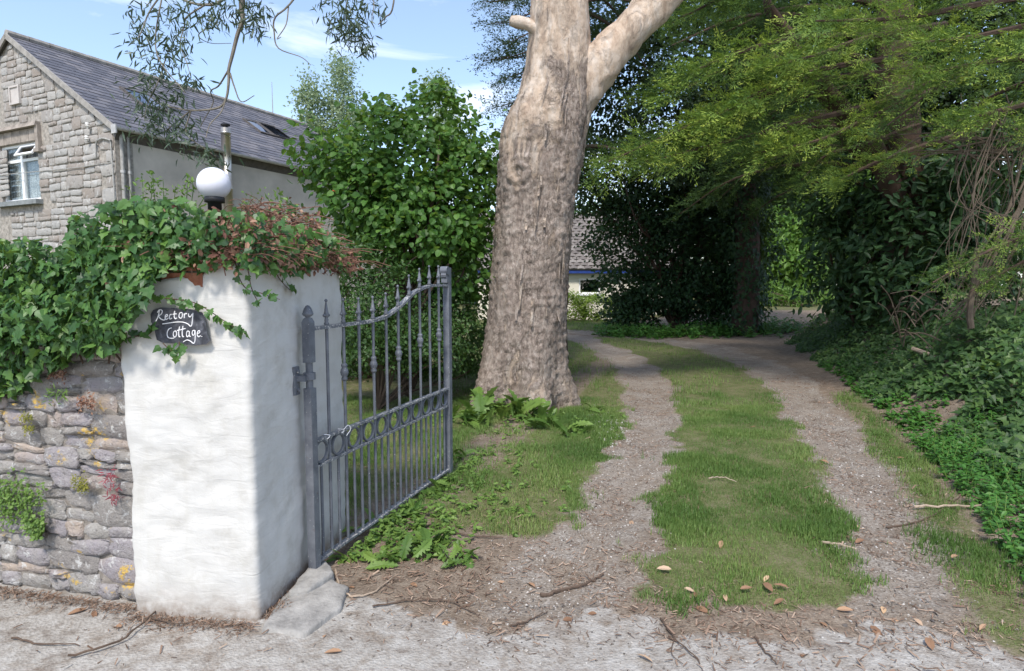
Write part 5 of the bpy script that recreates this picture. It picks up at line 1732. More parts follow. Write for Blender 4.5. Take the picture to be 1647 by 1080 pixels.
# ------------------------------------------------------------------ conifers
def conifer(name, label, base, boughs, mat, seed, spray=.34, dens=26, far=False, trunk=None, dead=0):
    """boughs: list of (points, spray scale)"""
    r = np.random.default_rng(seed)
    root = thing(name, label, 'conifer', tuple(base))
    mb = MB()
    if trunk is not None:
        for (pp, r0, r1) in trunk:
            q = spline(pp, 26)
            V, F = tube(q, np.linspace(r0, r1, 26), 14)
            c = np.repeat(q, 14, 0)
            V = V + nrmz(V - c) * (.06 * fbm(V * np.array([5, 5, 1.5]), 3))[:, None]
            mb.add(V, F)
        part('trunk', mb, M['bark_dark'], root, True)
    wood = MB()
    T = SPRAYS_FAR if far else SPRAYS
    acc = [[[], [], [], [], []] for _ in T]
    for bt in boughs:
        pp, sc = bt[0], bt[1]
        tone = bt[2] if len(bt) > 2 else .0  # sunlit new growth on front boughs, shade on back ones, put into colour
        q = spline(pp, 18)
        L = np.linalg.norm(np.diff(q, axis=0), axis=1).sum()
        wood.tube(q, np.linspace(.035, .006, 18) * min(1.6, L / 2), 5)
        n = int(dens * L * (1.0 if tone >= 0 else .6))
        t = r.random(n) ** .75
        i = np.clip((t * 17).astype(int), 0, 16)
        f = (t * 17 - i)[:, None]
        p = q[i] * (1 - f) + q[i + 1] * f
        ax = nrmz(q[i + 1] - q[i])
        sd = nrmz(np.cross(ax, [0, 0, 1.0])) * np.where(r.random(n) < .5, -1, 1)[:, None]
        # side shoots: sprays sit along secondary twigs, spread out from the bough
        reach = r.random(n) ** .8 * (.55 * (1 - t * .75) * min(1.3, L / 3)) * sc / .34
        dr = nrmz(ax * .75 + sd * r.uniform(.3, 1.0, n)[:, None] + np.array([0, 0, 1]) * r.normal(-.05, .22, n)[:, None])
        p = p + dr * reach[:, None] + np.array([0, 0, 1]) * (r.normal(0, .05, n) - .25 * reach ** 2)[:, None]
        tip = nrmz(dr + ax * .3 + np.array([0, 0, -.18]) + r.normal(size=(n, 3)) * .18)
        nr = nrmz(np.array([0, -.25, 1.0]) + r.normal(size=(n, 3)) * .55)
        s = sc * r.uniform(.65, 1.25, n)
        w = r.integers(0, len(T), n)
        for k in range(len(T)):
            m_ = w == k
            for a_, v_ in zip(acc[k], (p[m_], nr[m_], tip[m_], s[m_], np.full(int(m_.sum()), tone))):
                a_.append(v_)
    mbf_v, mbf_f, mbf_a, off = [], [], [], 0
    for k, (Vt, Ft, tipv) in enumerate(T):
        if not acc[k][0]:
            continue
        p, nr, tip, s, tn = [np.concatenate(a_) for a_ in acc[k]]
        V, F = inst((Vt, Ft), p, frames(nr, tip), s)
        own = r.random(len(p))
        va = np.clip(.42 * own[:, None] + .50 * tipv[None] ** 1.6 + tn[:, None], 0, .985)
        mbf_v.append(V); mbf_f.append(F + off); mbf_a.append(va.ravel())
        off += len(V)
    part('branches', wood, M['bark_dark'], root)
    part('crown', mesh_np('crown', np.vstack(mbf_v), np.vstack(mbf_f), np.concatenate(mbf_a)), M[mat], root, kind='stuff')
    return root

def px_bough(pts):
    return [at(x, y, Y) for (x, y, Y) in pts]
A = lambda *p: px_bough(p)
# front macrocarpa: the bright sweeping boughs
bo = [(A((1500, 110, 10.6), (1310, 130, 9.6), (1140, 190, 8.9), (975, 262, 8.4)), .42, .16),
      (A((1480, 150, 10.4), (1320, 190, 9.5), (1180, 225, 9.0), (1040, 262, 8.6)), .40, .16),
      (A((1500, 60, 10.2), (1290, 60, 9.4), (1150, 100, 9.0), (1060, 150, 8.7)), .42, .16),
      (A((1480, 90, 10.4), (1330, 110, 9.6), (1220, 150, 9.1), (1130, 205, 8.8)), .42, .16),
      (A((1560, 120, 10.2), (1420, 180, 9.6), (1320, 225, 9.2), (1225, 245, 8.9)), .40, .16),
      (A((1600, 200, 9.8), (1470, 240, 9.4), (1390, 270, 9.1), (1345, 296, 9.0)), .34, .16),
      (A((1440, 10, 10.0), (1230, -20, 9.4), (1090, 30, 9.0)), .36),
      (A((1520, 40, 10.0), (1400, 60, 9.4), (1310, 90, 9.0), (1230, 110, 8.8)), .42, .16),
      (A((1560, -40, 9.8), (1350, -60, 9.2), (1180, 0, 8.9)), .36),
      (A((1480, 200, 10.6), (1400, 230, 10.0), (1330, 250, 9.6), (1290, 290, 9.4)), .30)]
r5 = np.random.default_rng(77)
tb = np.array([7.4, 11.6, float(ground_z(7.4, 11.6))])
for k in range(22):
    z0 = r5.uniform(3.2, 9.0)
    az_ = r5.uniform(R(60), R(200))
    L = r5.uniform(2.6, 5.2) * (1.15 - .05 * z0)
    st = np.array([tb[0] - .6 + .1 * r5.normal(), tb[1] - .3, z0])
    d = np.array([math.cos(az_), math.sin(az_), 0])
    e = st + d * L + np.array([0, 0, -.12 * L + .2])
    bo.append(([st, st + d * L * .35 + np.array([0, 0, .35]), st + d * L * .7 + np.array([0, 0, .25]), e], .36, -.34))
tr_ = [([tb - np.array([0, 0, .2]), tb + np.array([-.2, -.1, 2.0]), tb + np.array([-.7, -.3, 5.0]), tb + np.array([-.6, -.2, 11])], .5, .18),
       ([tb + np.array([.1, 0, 1.2]), at(1420, 270, 11.0), at(1310, 120, 10.4), at(1230, 0, 10.0)], .22, .07),
       ([tb + np.array([-.3, -.1, 2.5]), at(1380, 240, 11.2), at(1340, 170, 10.6), at(1240, 90, 10.2)], .17, .05)]
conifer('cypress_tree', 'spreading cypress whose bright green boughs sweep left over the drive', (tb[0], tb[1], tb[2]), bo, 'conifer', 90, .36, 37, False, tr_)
# cypress at the right edge
tb2 = np.array([8.6, 8.3, float(ground_z(8.6, 8.3))])
bo = [(A((1720, -20, 8.0), (1560, 10, 7.6), (1440, 30, 7.3), (1312, 34, 7.1)), .34, .16),
      (A((1760, 60, 8.0), (1640, 90, 7.6), (1560, 105, 7.3), (1480, 120, 7.1)), .36, .16),
      (A((1760, -60, 8.0), (1600, -40, 7.5), (1450, -20, 7.2)), .32),
      (A((1800, 120, 8.0), (1680, 160, 7.6), (1600, 180, 7.3), (1540, 195, 7.1)), .34, .16),
      (A((1760, 20, 7.8), (1660, 40, 7.4), (1560, 60, 7.2), (1470, 70, 7.0)), .36, .16),
      (A((1800, 180, 7.9), (1720, 190, 7.5), (1640, 210, 7.3)), .30),
      (A((1800, 360, 7.6), (1690, 370, 7.2), (1600, 400, 7.0), (1500, 455, 6.9)), .26),
      (A((1800, 400, 7.6), (1700, 400, 7.2), (1630, 430, 7.1), (1560, 470, 7.0)), .24)]
for k in range(12):
    z0 = r5.uniform(4.0, 9.0)
    az_ = r5.uniform(R(60), R(190))
    L = r5.uniform(2.2, 4.2)
    st = np.array([tb2[0] - .3, tb2[1], z0])
    d = np.array([math.cos(az_), math.sin(az_), 0])
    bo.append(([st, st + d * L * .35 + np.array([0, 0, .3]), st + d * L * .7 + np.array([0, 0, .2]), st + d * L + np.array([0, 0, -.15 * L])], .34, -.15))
tr_ = [([tb2 - np.array([0, 0, .2]), tb2 + np.array([-.1, 0, 3]), tb2 + np.array([0, 0, 10])], .42, .15)]
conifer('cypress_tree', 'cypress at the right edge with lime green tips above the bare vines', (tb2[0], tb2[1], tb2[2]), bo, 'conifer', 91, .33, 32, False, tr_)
# the dark conifer behind the eucalyptus
tb3 = np.array([0.8, 12.2, 0.0])
bo = []
for k in range(34):
    z0 = r5.uniform(3.6, 11.5)
    az_ = r5.uniform(R(-80), R(110))
    L = r5.uniform(1.8, 3.8) * (1.15 - .04 * z0)
    st = np.array([tb3[0], tb3[1], z0])
    d = np.array([math.cos(az_), math.sin(az_), 0])
    bo.append(([st, st + d * L * .35 + np.array([0, 0, .1]), st + d * L * .7 - np.array([0, 0, .1]), st + d * L + np.array([0, 0, -.22 * L])], .42))
for (yy_, xe, dy) in ((-120, 800, 30), (-60, 790, 20), (-10, 776, 14), (20, 782, 20), (50, 800, 26), (80, 778, 18), (110, 800, 20), (150, 788, 26), (190, 806, 30), (225, 792, 30), (260, 800, 30)):
    for (dY, dx) in ((-.5, 0), (.1, 14), (.7, 26)):
        bo.append((px_bough(((886, yy_ - 10, 12.2), (866 + dx, yy_ - 4, 12.2 + dY * .4), (832 + dx, yy_ + dy * .5, 12.2 + dY * .8), (xe + dx * .6, yy_ + dy, 12.2 + dY))), .40))
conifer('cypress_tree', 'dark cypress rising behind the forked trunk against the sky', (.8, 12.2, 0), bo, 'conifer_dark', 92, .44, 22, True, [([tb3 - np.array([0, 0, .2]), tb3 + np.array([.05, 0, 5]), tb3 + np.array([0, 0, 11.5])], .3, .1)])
# dark evergreen over the tunnel, behind the bright boughs
de = []
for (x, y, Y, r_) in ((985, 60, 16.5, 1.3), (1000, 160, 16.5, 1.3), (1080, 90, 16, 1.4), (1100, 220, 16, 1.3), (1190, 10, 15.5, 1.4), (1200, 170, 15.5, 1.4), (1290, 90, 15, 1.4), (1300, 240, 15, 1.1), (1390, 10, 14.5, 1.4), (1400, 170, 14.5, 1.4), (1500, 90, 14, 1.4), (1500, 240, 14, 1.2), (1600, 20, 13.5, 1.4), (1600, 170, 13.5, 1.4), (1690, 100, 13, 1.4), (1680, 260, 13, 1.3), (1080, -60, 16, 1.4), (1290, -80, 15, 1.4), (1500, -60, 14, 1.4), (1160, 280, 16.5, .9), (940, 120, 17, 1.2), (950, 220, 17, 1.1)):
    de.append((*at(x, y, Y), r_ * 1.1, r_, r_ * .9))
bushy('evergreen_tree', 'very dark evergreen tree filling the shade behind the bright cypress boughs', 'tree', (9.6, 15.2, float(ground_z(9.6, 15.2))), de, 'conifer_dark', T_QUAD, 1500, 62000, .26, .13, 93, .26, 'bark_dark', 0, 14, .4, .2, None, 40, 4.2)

# ------------------------------------------------------------------ bare vines at the right edge
vine = thing('bare_vines', 'tangle of bare grey vines hanging down to the bank at the right edge', 'vines', (6.2, 7.6, .8))
b = MB()
r6 = np.random.default_rng(44)
for k in range(44):
    x0 = r6.uniform(1545, 1740)
    Y0 = r6.uniform(7.3, 8.4)
    x1 = x0 + r6.normal(-20, 60)
    pts = [at(x0 + r6.normal() * 25, r6.uniform(150, 240), Y0), at(x0 + r6.normal() * 35, 300 + r6.normal() * 25, Y0 - .1), at((x0 + x1) / 2 + r6.normal() * 35, 390 + r6.normal() * 25, Y0 - .15), at(x1 + r6.normal() * 18, r6.uniform(440, 540), Y0 - .1)]
    q = spline(pts, 18)
    b.tube(q, np.linspace(r6.uniform(.004, .010), .003, 18), 5)
for k in range(10):
    x0 = 1640 + r6.normal() * 24
    pts = [at(x0 + 30, 220 + r6.normal() * 20, 7.6), at(x0, 320, 7.5), at(x0 - 50 + r6.normal() * 12, 420, 7.45), at(x0 - 90 + r6.normal() * 20, 510, 7.4)]
    b.tube(spline(pts, 16), np.linspace(.015, .007, 16), 6)
b.tube(spline([at(1572, 400, 7.2), at(1568, 440, 7.15), at(1560, 500, 7.1), at(1562, 528, 7.1)], 12), np.linspace(.03, .035, 12), 7)
for k in range(14):
    x0, y0 = r6.uniform(1500, 1640), r6.uniform(200, 260)
    pts = [at(x0 - r6.uniform(30, 90), y0 + r6.uniform(-5, 40), 7.7), at(x0, y0, 7.6), at(x0 + r6.uniform(40, 120), y0 + r6.normal() * 30, 7.6)]
    b.tube(spline(pts, 10), np.linspace(.006, .014, 10), 5)
part('stems', b, M['vine'], vine)

# ------------------------------------------------------------------ ivy and undergrowth on the right bank
n_ = 25000
yy = 4.4 + 11.6 * rng.random(n_) ** 1.3
xr_ = np.interp(yy, XR[:, 0], XR[:, 1])
dd = np.abs(rng.normal(0, 1, n_)) * 1.6
xx = xr_ + .55 - .3 * sstep(6, 9, yy) + dd * (0.4 + .6 * sstep(4.5, 8, yy)) + .2 * vnoise(np.column_stack([yy * 2, yy * 0, yy * 0]))
dens = fbm(np.column_stack([xx * 1.7, yy * 1.7, 0 * xx]), 3)
k = (dens > -.6) & (xx < 10)
xx, yy, dd = xx[k], yy[k], dd[k]
n_ = len(xx)
mound = np.clip(fbm(np.column_stack([xx * 1.2, yy * 1.2, 0 * xx + 4]), 3), 0, 1)
pos = np.column_stack([xx, yy, ground_z(xx, yy) + rng.random(n_) ** 1.5 * (.10 + .42 * np.clip(dd, 0, 1) * (.3 + mound)) + .015])
bank = thing('bank_ivy', 'carpet of dark green ivy over the bank right of the drive', 'ivy', (5.8, 8.5, 0.3))
nr_ = nrmz(np.array([-.35, -.45, 1.0]) + rng.normal(size=(n_, 3)) * .38)
leaf_parts(bank, T_IVYLOW, M['ivy_bank'], pos, nr_, nrmz(rng.normal(size=(n_, 3)) + np.array([-.3, -.5, -.3])), rng.uniform(.05, .105, n_), 300, 14, 'leaf', 'ivy_leaves', (pos[:, 1] < 8.5))

# nettle-like herbs by the bank
def herbs(label, pts_fn, n, T, mat, size, hgt, seed, name, cat, per=9):
    r = np.random.default_rng(seed)
    x, y = pts_fn(n, r)
    z = ground_z(x, y)
    root = thing(name, label, cat, (float(x.mean()), float(y.mean()), 0))
    H = hgt * r.uniform(.5, 1.2, n)
    k = np.repeat(np.arange(n), per)
    f = np.tile((np.arange(per) + .5) / per, n)
    a = r.random(n * per) * 2 * math.pi
    lean = r.normal(size=(n, 2)) * .25
    pos = np.column_stack([x[k] + lean[k, 0] * H[k] * f, y[k] + lean[k, 1] * H[k] * f, z[k] + H[k] * f])
    d = np.column_stack([np.cos(a), np.sin(a), r.normal(.05, .2, n * per)])
    sz = size * (1.25 - .55 * f) * r.uniform(.7, 1.2, n * per)
    nr = nrmz(np.array([0, -.15, 1.0]) + r.normal(size=(n * per, 3)) * .25)
    b = MB()
    for q in range(0, n, 2):
        b.tube([(x[q], y[q], z[q] - .01), (x[q] + lean[q, 0] * H[q], y[q] + lean[q, 1] * H[q], z[q] + H[q])], [.003, .002], 4, False)
    part('stems', b, M['weed'], root, kind='stuff')
    leaf_parts(root, T, M[mat], pos, nr, nrmz(d), sz, 240, 12, 'leaf', 'foliage')
def pts_nettle(n, r):
    y = 2.75 + r.random(n) ** .9 * 3.4
    x = np.interp(y, XR[:, 0], XR[:, 1]) + .12 + np.abs(r.normal(0, .55, n)) + .05
    return x, y
herbs('fresh green nettle patch at the right edge beside the gravel track', pts_nettle, 620, T_OVAL, 'nettle', .055, .16, 55, 'nettle_patch', 'nettles', 10)
def pts_mid(n, r):
    y = 5.5 + r.random(n) * 6
    x = np.interp(y, XR[:, 0], XR[:, 1]) + .15 + np.abs(r.normal(0, .35, n))
    return x, y
herbs('scattered round leaved weeds along the foot of the bank', pts_mid, 300, T_HAZEL, 'nettle', .06, .12, 56, 'bank_weeds', 'weeds', 6)
def pts_hedgefoot(n, r):
    x = r.uniform(2.6, 9, n)
    y = 18.6 + .25 * np.abs(x - 5) + r.normal(0, .5, n)
    return x, y
herbs('rough weeds along the foot of the dark hedge', pts_hedgefoot, 500, T_OVAL, 'nettle', .14, .35, 57, 'hedge_foot_weeds', 'weeds', 8)

# large-leaved plants: dock by the bank, dock by the gate, dandelions under the tree
def rosette(name, label, cat, x, y, n, size, T, mat, seed, rise=.7, z=None):
    r = np.random.default_rng(seed)
    z = float(ground_z(x, y)) if z is None else z
    root = thing(name, label, cat, (x, y, z))
    me = mesh_np('leaf', T[0], T[1], np.zeros(len(T[1])))
    me.materials.append(M[mat])
    for k in range(n):
        a = 2 * math.pi * r.random()
        up = r.uniform(.15, rise)
        tip = nrmz(np.array([math.cos(a), math.sin(a), up]))
        nr = nrmz(np.array([-math.cos(a) * up, -math.sin(a) * up, 1.0]) + r.normal(size=3) * .5)
        Fr = frames(nr[None], tip[None])[0]
        s = size * r.uniform(.4, 1.25)
        p = np.array([size * .35 * r.normal(), size * .25 * r.normal(), .005 + .02 * r.random()])
        o = bpy.data.objects.new('leaf', me)
        C.objects.link(o)
        o.parent = root
        o.matrix_local = Matrix([[*(Fr[q] * s), p[q]] for q in range(3)] + [[0, 0, 0, 1]])
    return root
T_DOCK = fan([(0, .02), (.12, .05), (.25, .16), (.5, .21), (.78, .13), (1, 0), (.78, -.13), (.5, -.21), (.25, -.16), (.12, -.05), (0, -.02)], .22)
p = onground(1575, 690)
rosette('dock_plant', 'broad leaved light green plant at the foot of the ivy bank', 'plant', p[0] + .25, p[1] - .1, 9, .30, T_DOCK, 'weed', 1, 1.3)
for k, (x, y, n, s, T, lab) in enumerate((
        (590, 850, 7, .16, T_DOCK, 'broad leaved weed growing through the bottom of the gate'),
        (548, 902, 5, .12, T_DOCK, 'single large leaved weed at the gate hinge end'),
        (672, 832, 8, .13, T_DOCK, 'pale broad leaved weed in front of the middle of the gate'),
        (706, 880, 13, .19, T_DAND, 'large spreading dandelion rosette in front of the gate'),
        (640, 905, 9, .15, T_DAND, 'flattened dandelion nearest the gate step'),
        (745, 905, 8, .13, T_DAND, 'small dandelion at the edge of the apron'),
        (800, 668, 16, .30, T_DAND, 'tall dandelion clump against the tree roots'),
        (770, 684, 12, .26, T_DAND, 'dandelion clump at the left root of the tree'),
        (842, 676, 14, .28, T_DAND, 'dandelion clump in front of the trunk centre'),
        (880, 690, 12, .24, T_DAND, 'dandelion clump before the right root of the tree'),
        (925, 700, 10, .20, T_DAND, 'small dandelion beside the white chippings'),
        (740, 740, 9, .14, T_DAND, 'dandelion in the grass right of the latch post'),
        (715, 795, 9, .13, T_DAND, 'dandelion in the grass just outside the gate end'),
        (690, 800, 8, .12, T_DAND, 'small dandelion under the latch end of the gate'),
        (960, 660, 9, .17, T_DAND, 'dandelion by the track right of the tree'))):
    p = onground(x, y)
    rosette('weed_plant', lab, 'weed', p[0], p[1], int(n * 1.5), s * (1.25 if s > .2 else 1.0), T, 'weed', 300 + k, 1.5 if s > .2 else .35)

def pts_verge(n, r):
    k = r.integers(0, 3, n)
    x = np.where(k == 0, r.normal(.0, .55, n), np.where(k == 1, r.normal(-.35, .3, n), r.normal(-.75, .2, n)))
    y = np.where(k == 0, r.normal(7.15, .35, n), np.where(k == 1, r.normal(4.7, .6, n), np.maximum(r.normal(3.85, .25, n), 3.5)))
    x = np.where(k == 0, x, np.maximum(x, -1.078 + (y - 3.28) * .3225 + .06))
    return x, y
herbs('low tangle of small weeds on the verge between gate and tree', pts_verge, 420, T_OVAL, 'weed', .05, .07, 58, 'verge_weeds', 'weeds', 6)

# ------------------------------------------------------------------ grass
def grass(name, label, n, box, size, seed, thr=.35):
    r = np.random.default_rng(seed)
    x = r.uniform(box[0], box[1], n)
    y = box[2] + (box[3] - box[2]) * r.random(n)
    _, _, t = masks(x, y)
    pn = fbm(np.column_stack([x * 3.1, y * 3.1, 0 * x + seed]), 3)
    k = (t + .22 * pn) > thr - .12 + r.random(n) * .55
    k &= ~((np.hypot(x - cxs[0], y - TY) < .62))
    x, y, t, pn = x[k], y[k], t[k], pn[k]
    m = len(x)
    a = r.random(m) * 2 * math.pi
    lean = np.abs(r.normal(.35, .3, m))
    tip = nrmz(np.column_stack([np.cos(a) * lean, np.sin(a) * lean, np.ones(m)]))
    nr = nrmz(np.column_stack([np.cos(a), np.sin(a), -lean]) + r.normal(size=(m, 3)) * .2)
    s = size * r.uniform(.5, 1.25, m) * np.clip(.75 + .6 * pn, .4, 1.5)
    dry = np.clip(.06 + r.random(m) * .60 + .40 * fbm(np.column_stack([x * 1.4, y * 1.4, 0 * x + 9]), 3) + .1 + .25 * (r.random(m) < .08), 0, .99)
    Tb = T_BLADE
    Vt = Tb[0].copy()
    Vt[:, 1] *= 1.0
    me = foliage_mesh(name, (Vt, Tb[1]), np.column_stack([x, y, ground_z(x, y) - .004]), nr, tip, s, dry, r)
    o = obj(name, me, M['grass'], kind='stuff', label=label, category='grass')
    return o
grass('grass', 'green grass strip growing between the two gravel tracks', 175000, (.4, 4.0, 2.7, 8.0), .052, 1)
grass('grass', 'grass verge between the gate, the big tree and the left track', 115000, (-2.6, 1.4, 3.6, 8.5), .058, 2)
grass('grass', 'grass at the far part of the drive towards the bend', 42000, (-1, 6.0, 8.0, 19), .08, 3)
grass('grass', 'bright lawn before the cottage', 16000, (-4, 6.0, 19.8, 25.5), .12, 4)
grass('grass', 'grass tufts along the foot of the right hand bank', 42000, (2.0, 5.6, 2.4, 9), .065, 5)

# ------------------------------------------------------------------ gravel, litter, leaves, sticks
def scatter(n, box, fn, seed):
    r = np.random.default_rng(seed)
    x = r.uniform(box[0], box[1], n)
    y = box[2] + (box[3] - box[2]) * r.random(n) ** 1.35
    g, rd, t = masks(x, y)
    k = r.random(n) < fn(x, y, g, rd, t)
    k &= ~((x < -1.03) & (y > 2.78) & (y < 4.2))
    return x[k], y[k], r
x, y, r = scatter(52000, (-1.0, 4.6, 2.2, 9.5), lambda x, y, g, rd, t: np.clip(g * 1.1 + .15 * rd, 0, 1) * (1 - .8 * t) * (.35 + .65 * (fbm(np.column_stack([x * 2, y * 2, 0 * x]), 3) > -.1)), 61)
n_ = len(x)
s = r.uniform(.006, .017, n_) * np.where(r.random(n_) < .05, 1.7, 1)
me = foliage_mesh('gravel', T_PEB, np.column_stack([x, y, ground_z(x, y) + s * .12]), nrmz(np.array([0, 0, 1.0]) + r.normal(size=(n_, 3)) * .4), rand_dir(n_, r), s, None, r)
obj('gravel', me, M['pebble'], kind='stuff', label='loose grey gravel chips on the two wheel tracks', category='gravel')
x, y, r = scatter(2600, (.35, 1.35, 5.0, 8.4), lambda x, y, g, rd, t: np.exp(-((x - .95 - .02 * y) / .16) ** 2 - ((y - 6.9) / .7) ** 2), 62)
n_ = len(x)
s = r.uniform(.015, .035, n_)
me = foliage_mesh('chippings', T_PEB, np.column_stack([x, y, ground_z(x, y) + s * .15]), nrmz(np.array([0, 0, 1.0]) + r.normal(size=(n_, 3)) * .4), rand_dir(n_, r), s, .8 + .19 * r.random(n_), r)
obj('chippings', me, M['pebble'], kind='stuff', label='pale stone chippings on the verge right of the tree roots', category='chippings')
x, y, r = scatter(180000, (-3.4, 5.6, 1.9, 11), lambda x, y, g, rd, t: (.06 + .5 * g + .75 * np.exp(-((y - road_edge(x) - .05) / .30) ** 2) + .35 * (x > np.interp(y, XR[:, 0], XR[:, 1]) - .3) + .4 * (x < 0) * (y > 3.2)) * (1 - .62 * t) * (1 - .55 * rd) * (.3 + .9 * (fbm(np.column_stack([x * 2.6, y * 2.6, 0 * x + 3]), 3) > .0)), 63)
n_ = len(x)
s = r.uniform(.010, .042, n_) * np.where(r.random(n_) < .10, 1.7, 1)
me = foliage_mesh('leaf_litter', T_FLAKE, np.column_stack([x, y, ground_z(x, y) + .003 + .006 * r.random(n_)]), nrmz(np.array([0, 0, 1.0]) + r.normal(size=(n_, 3)) * .25), rand_dir(n_, r), s, None, r)
obj('leaf_litter', me, M['litter'], kind='stuff', label='brown shreds of bark and leaf litter scattered over the drive', category='leaf litter')
r = np.random.default_rng(64)
n_ = 5200
t = r.random(n_)
bx_ = np.where(t < .6, -1.2 - 2.2 * r.random(n_), -1.2 + .14 * r.random(n_) * 1.0)
by_ = np.where(t < .6, np.where(bx_ > -1.84, 2.80 - .125 * (bx_ + 1.2), 2.95 - .23 * (bx_ + 1.84)) - np.abs(r.normal(0, .05, n_)) - .005, 2.84 + .45 * r.random(n_))
bx_ = np.where(t < .6, bx_, -1.185 + .13 * (by_ - 2.82) + np.abs(r.normal(0, .04, n_)))
me = foliage_mesh('leaf_litter', T_FLAKE, np.column_stack([bx_, by_, ground_z(bx_, by_) + .003 + .012 * r.random(n_)]), nrmz(np.array([0, 0, 1.0]) + r.normal(size=(n_, 3)) * .3), rand_dir(n_, r), r.uniform(.008, .034, n_), .75 * r.random(n_), r)
obj('leaf_litter', me, M['litter'], kind='stuff', label='line of brown litter gathered at the foot of the wall and pillar', category='leaf litter')
# single dry leaves one can pick out
dl = mesh_np('fallen_leaf', T_LAUREL[0] * np.array([1, 1.1, 1.2]), T_LAUREL[1], np.zeros(len(T_LAUREL[1])))
dl.materials.append(M['dry_leaf'])
spots = [(1268, 958), (1236, 940), (1118, 972), (1140, 990), (1420, 980), (1430, 1000), (1260, 975), (1376, 872), (1384, 845), (1100, 958), (1585, 1015), (1455, 742), (1530, 905), (1050, 1068), (720, 1000), (712, 1003), (550, 1050), (525, 1022), (1015, 835), (1165, 968), (1345, 985), (1400, 1010), (1500, 1050), (1190, 960), (960, 990), (860, 940), (636, 868), (600, 900), (1320, 745), (1215, 690), (140, 982), (150, 986), (195, 1012), (1228, 950), (1470, 1000), (1330, 1012), (1290, 1060), (800, 935), (905, 1000), (660, 940), (570, 945), (1365, 890), (1310, 870), (1430, 870), (1160, 880), (1080, 930)]
for k, (x, y) in enumerate(spots):
    p = onground(x, y)
    p[2] = float(ground_z(p[0], p[1])) + (.03 if masks(np.array([p[0]]), np.array([p[1]]))[2][0] > .5 else .008)
    o = bpy.data.objects.new('fallen_leaf', dl)
    C.objects.link(o)
    s = rng.uniform(.045, .085)
    Fr = frames(nrmz(np.array([[0, -.1, 1.0]]) + rng.normal(size=(1, 3)) * .2), rand_dir(1) * np.array([1, 1, .1]))[0]
    o.matrix_world = Matrix([[*(Fr[q] * s), p[q]] for q in range(3)] + [[0, 0, 0, 1]])
    o['label'] = 'single dry brown leaf fallen on the drive or road'
    o['category'] = 'leaf'
    o['group'] = 'dry leaves fallen on the drive'
def stick(label, pxs, rad, mat='twig', z=.012, forks=()):
    pts = []
    for (x, y) in pxs:
        p = onground(x, y)
        p[2] = float(ground_z(p[0], p[1])) + z
        pts.append(p)
    q = spline(pts, 5 * len(pts)) if len(pts) > 2 else np.array(pts)
    q = q + rng.normal(size=q.shape) * .003
    b = MB().tube(q, np.linspace(rad, rad * .5, len(q)), 6)
    for fk in forks:
        fp = []
        for (x, y) in fk:
            p = onground(x, y)
            p[2] = float(ground_z(p[0], p[1])) + z
            fp.append(p)
        b.tube(spline(fp, 8), np.linspace(rad * .6, rad * .3, 8), 5)
    o = obj('fallen_stick', b.mesh('fallen_stick'), M[mat], label=label, category='stick', group='sticks lying on the ground')
    return o
stick('thick dark stick lying at the lower edge of the left track', [(870, 954), (905, 944), (945, 938), (972, 925)], .011)
stick('thin curved runner lying in front of the concrete step', [(540, 918), (548, 945), (568, 962), (600, 955), (632, 930)], .006, 'twig_pale')
stick('long thin twig across the apron in front of the gate', [(600, 978), (660, 968), (720, 968), (765, 990)], .005)
stick('forked twig on the pale apron below the grass strip', [(1062, 998), (1085, 1030), (1126, 1070)], .005, 'twig', .012, [[(1085, 1030), (1080, 1055), (1098, 1072)]])
stick('dark twig on the apron right of the forked twig', [(1215, 1030), (1230, 1050), (1248, 1072)], .005)
stick('pale bleached stick across the right track', [(1322, 880), (1350, 885), (1378, 892)], .008, 'twig_pale', .035)
stick('long pale stick running from the right track into the nettles', [(1470, 820), (1540, 826), (1630, 828)], .009, 'twig_pale', .03)
stick('short branched stick beside the nettles', [(1425, 842), (1480, 838), (1520, 822), (1545, 806)], .007)
stick('long twig at the foot of the white pillar', [(110, 1062), (190, 1038), (240, 1000), (278, 962), (302, 932)], .006, 'twig', .02, [[(240, 1000), (290, 1010), (330, 1000)]])
stick('twig lying on the concrete near the bottom left', [(20, 1030), (70, 1040), (130, 1040)], .005)
stick('thin twig in the grass in front of the gate', [(690, 848), (740, 862), (810, 868)], .007)
stick('thin twig with a bend in the grass strip', [(1140, 776), (1160, 773), (1185, 780)], .006, 'twig_pale', .035)
stick('small dark twig on the left track edge', [(820, 1010), (850, 1000), (880, 985)], .005)
b = MB().tube(spline([at(1468, 561, 8.3), at(1500, 572, 8.0), at(1532, 586, 7.8)], 10), np.linspace(.028, .02, 10), 7)
b.tube(spline([at(1470, 587, 8.1), at(1500, 586, 8.0), at(1525, 582, 7.9)], 8), .012, 6)
obj('fallen_stick', b.mesh('fallen_stick'), M['twig_pale'], label='bleached broken branch lying on the ivy of the bank', category='stick', group='sticks lying on the ground')
b = MB()
for k in range(34):
    x0, y0 = r6.uniform(1430, 1560), r6.uniform(470, 560)
    a_ = r6.uniform(-.6, 2.2)
    L = r6.uniform(20, 75)
    b.tube(spline([at(x0, y0, 8.2), at(x0 + L * .5 * math.cos(a_), y0 - L * .5 * math.sin(a_) - 8, 8.1), at(x0 + L * math.cos(a_), y0 - L * math.sin(a_) + 6, 8.0)], 8), r6.uniform(.004, .010), 5)
obj('brush_heap', b.mesh('brush_heap'), M['vine'], label='heap of dry dead twigs on the bank below the vines', category='brushwood')

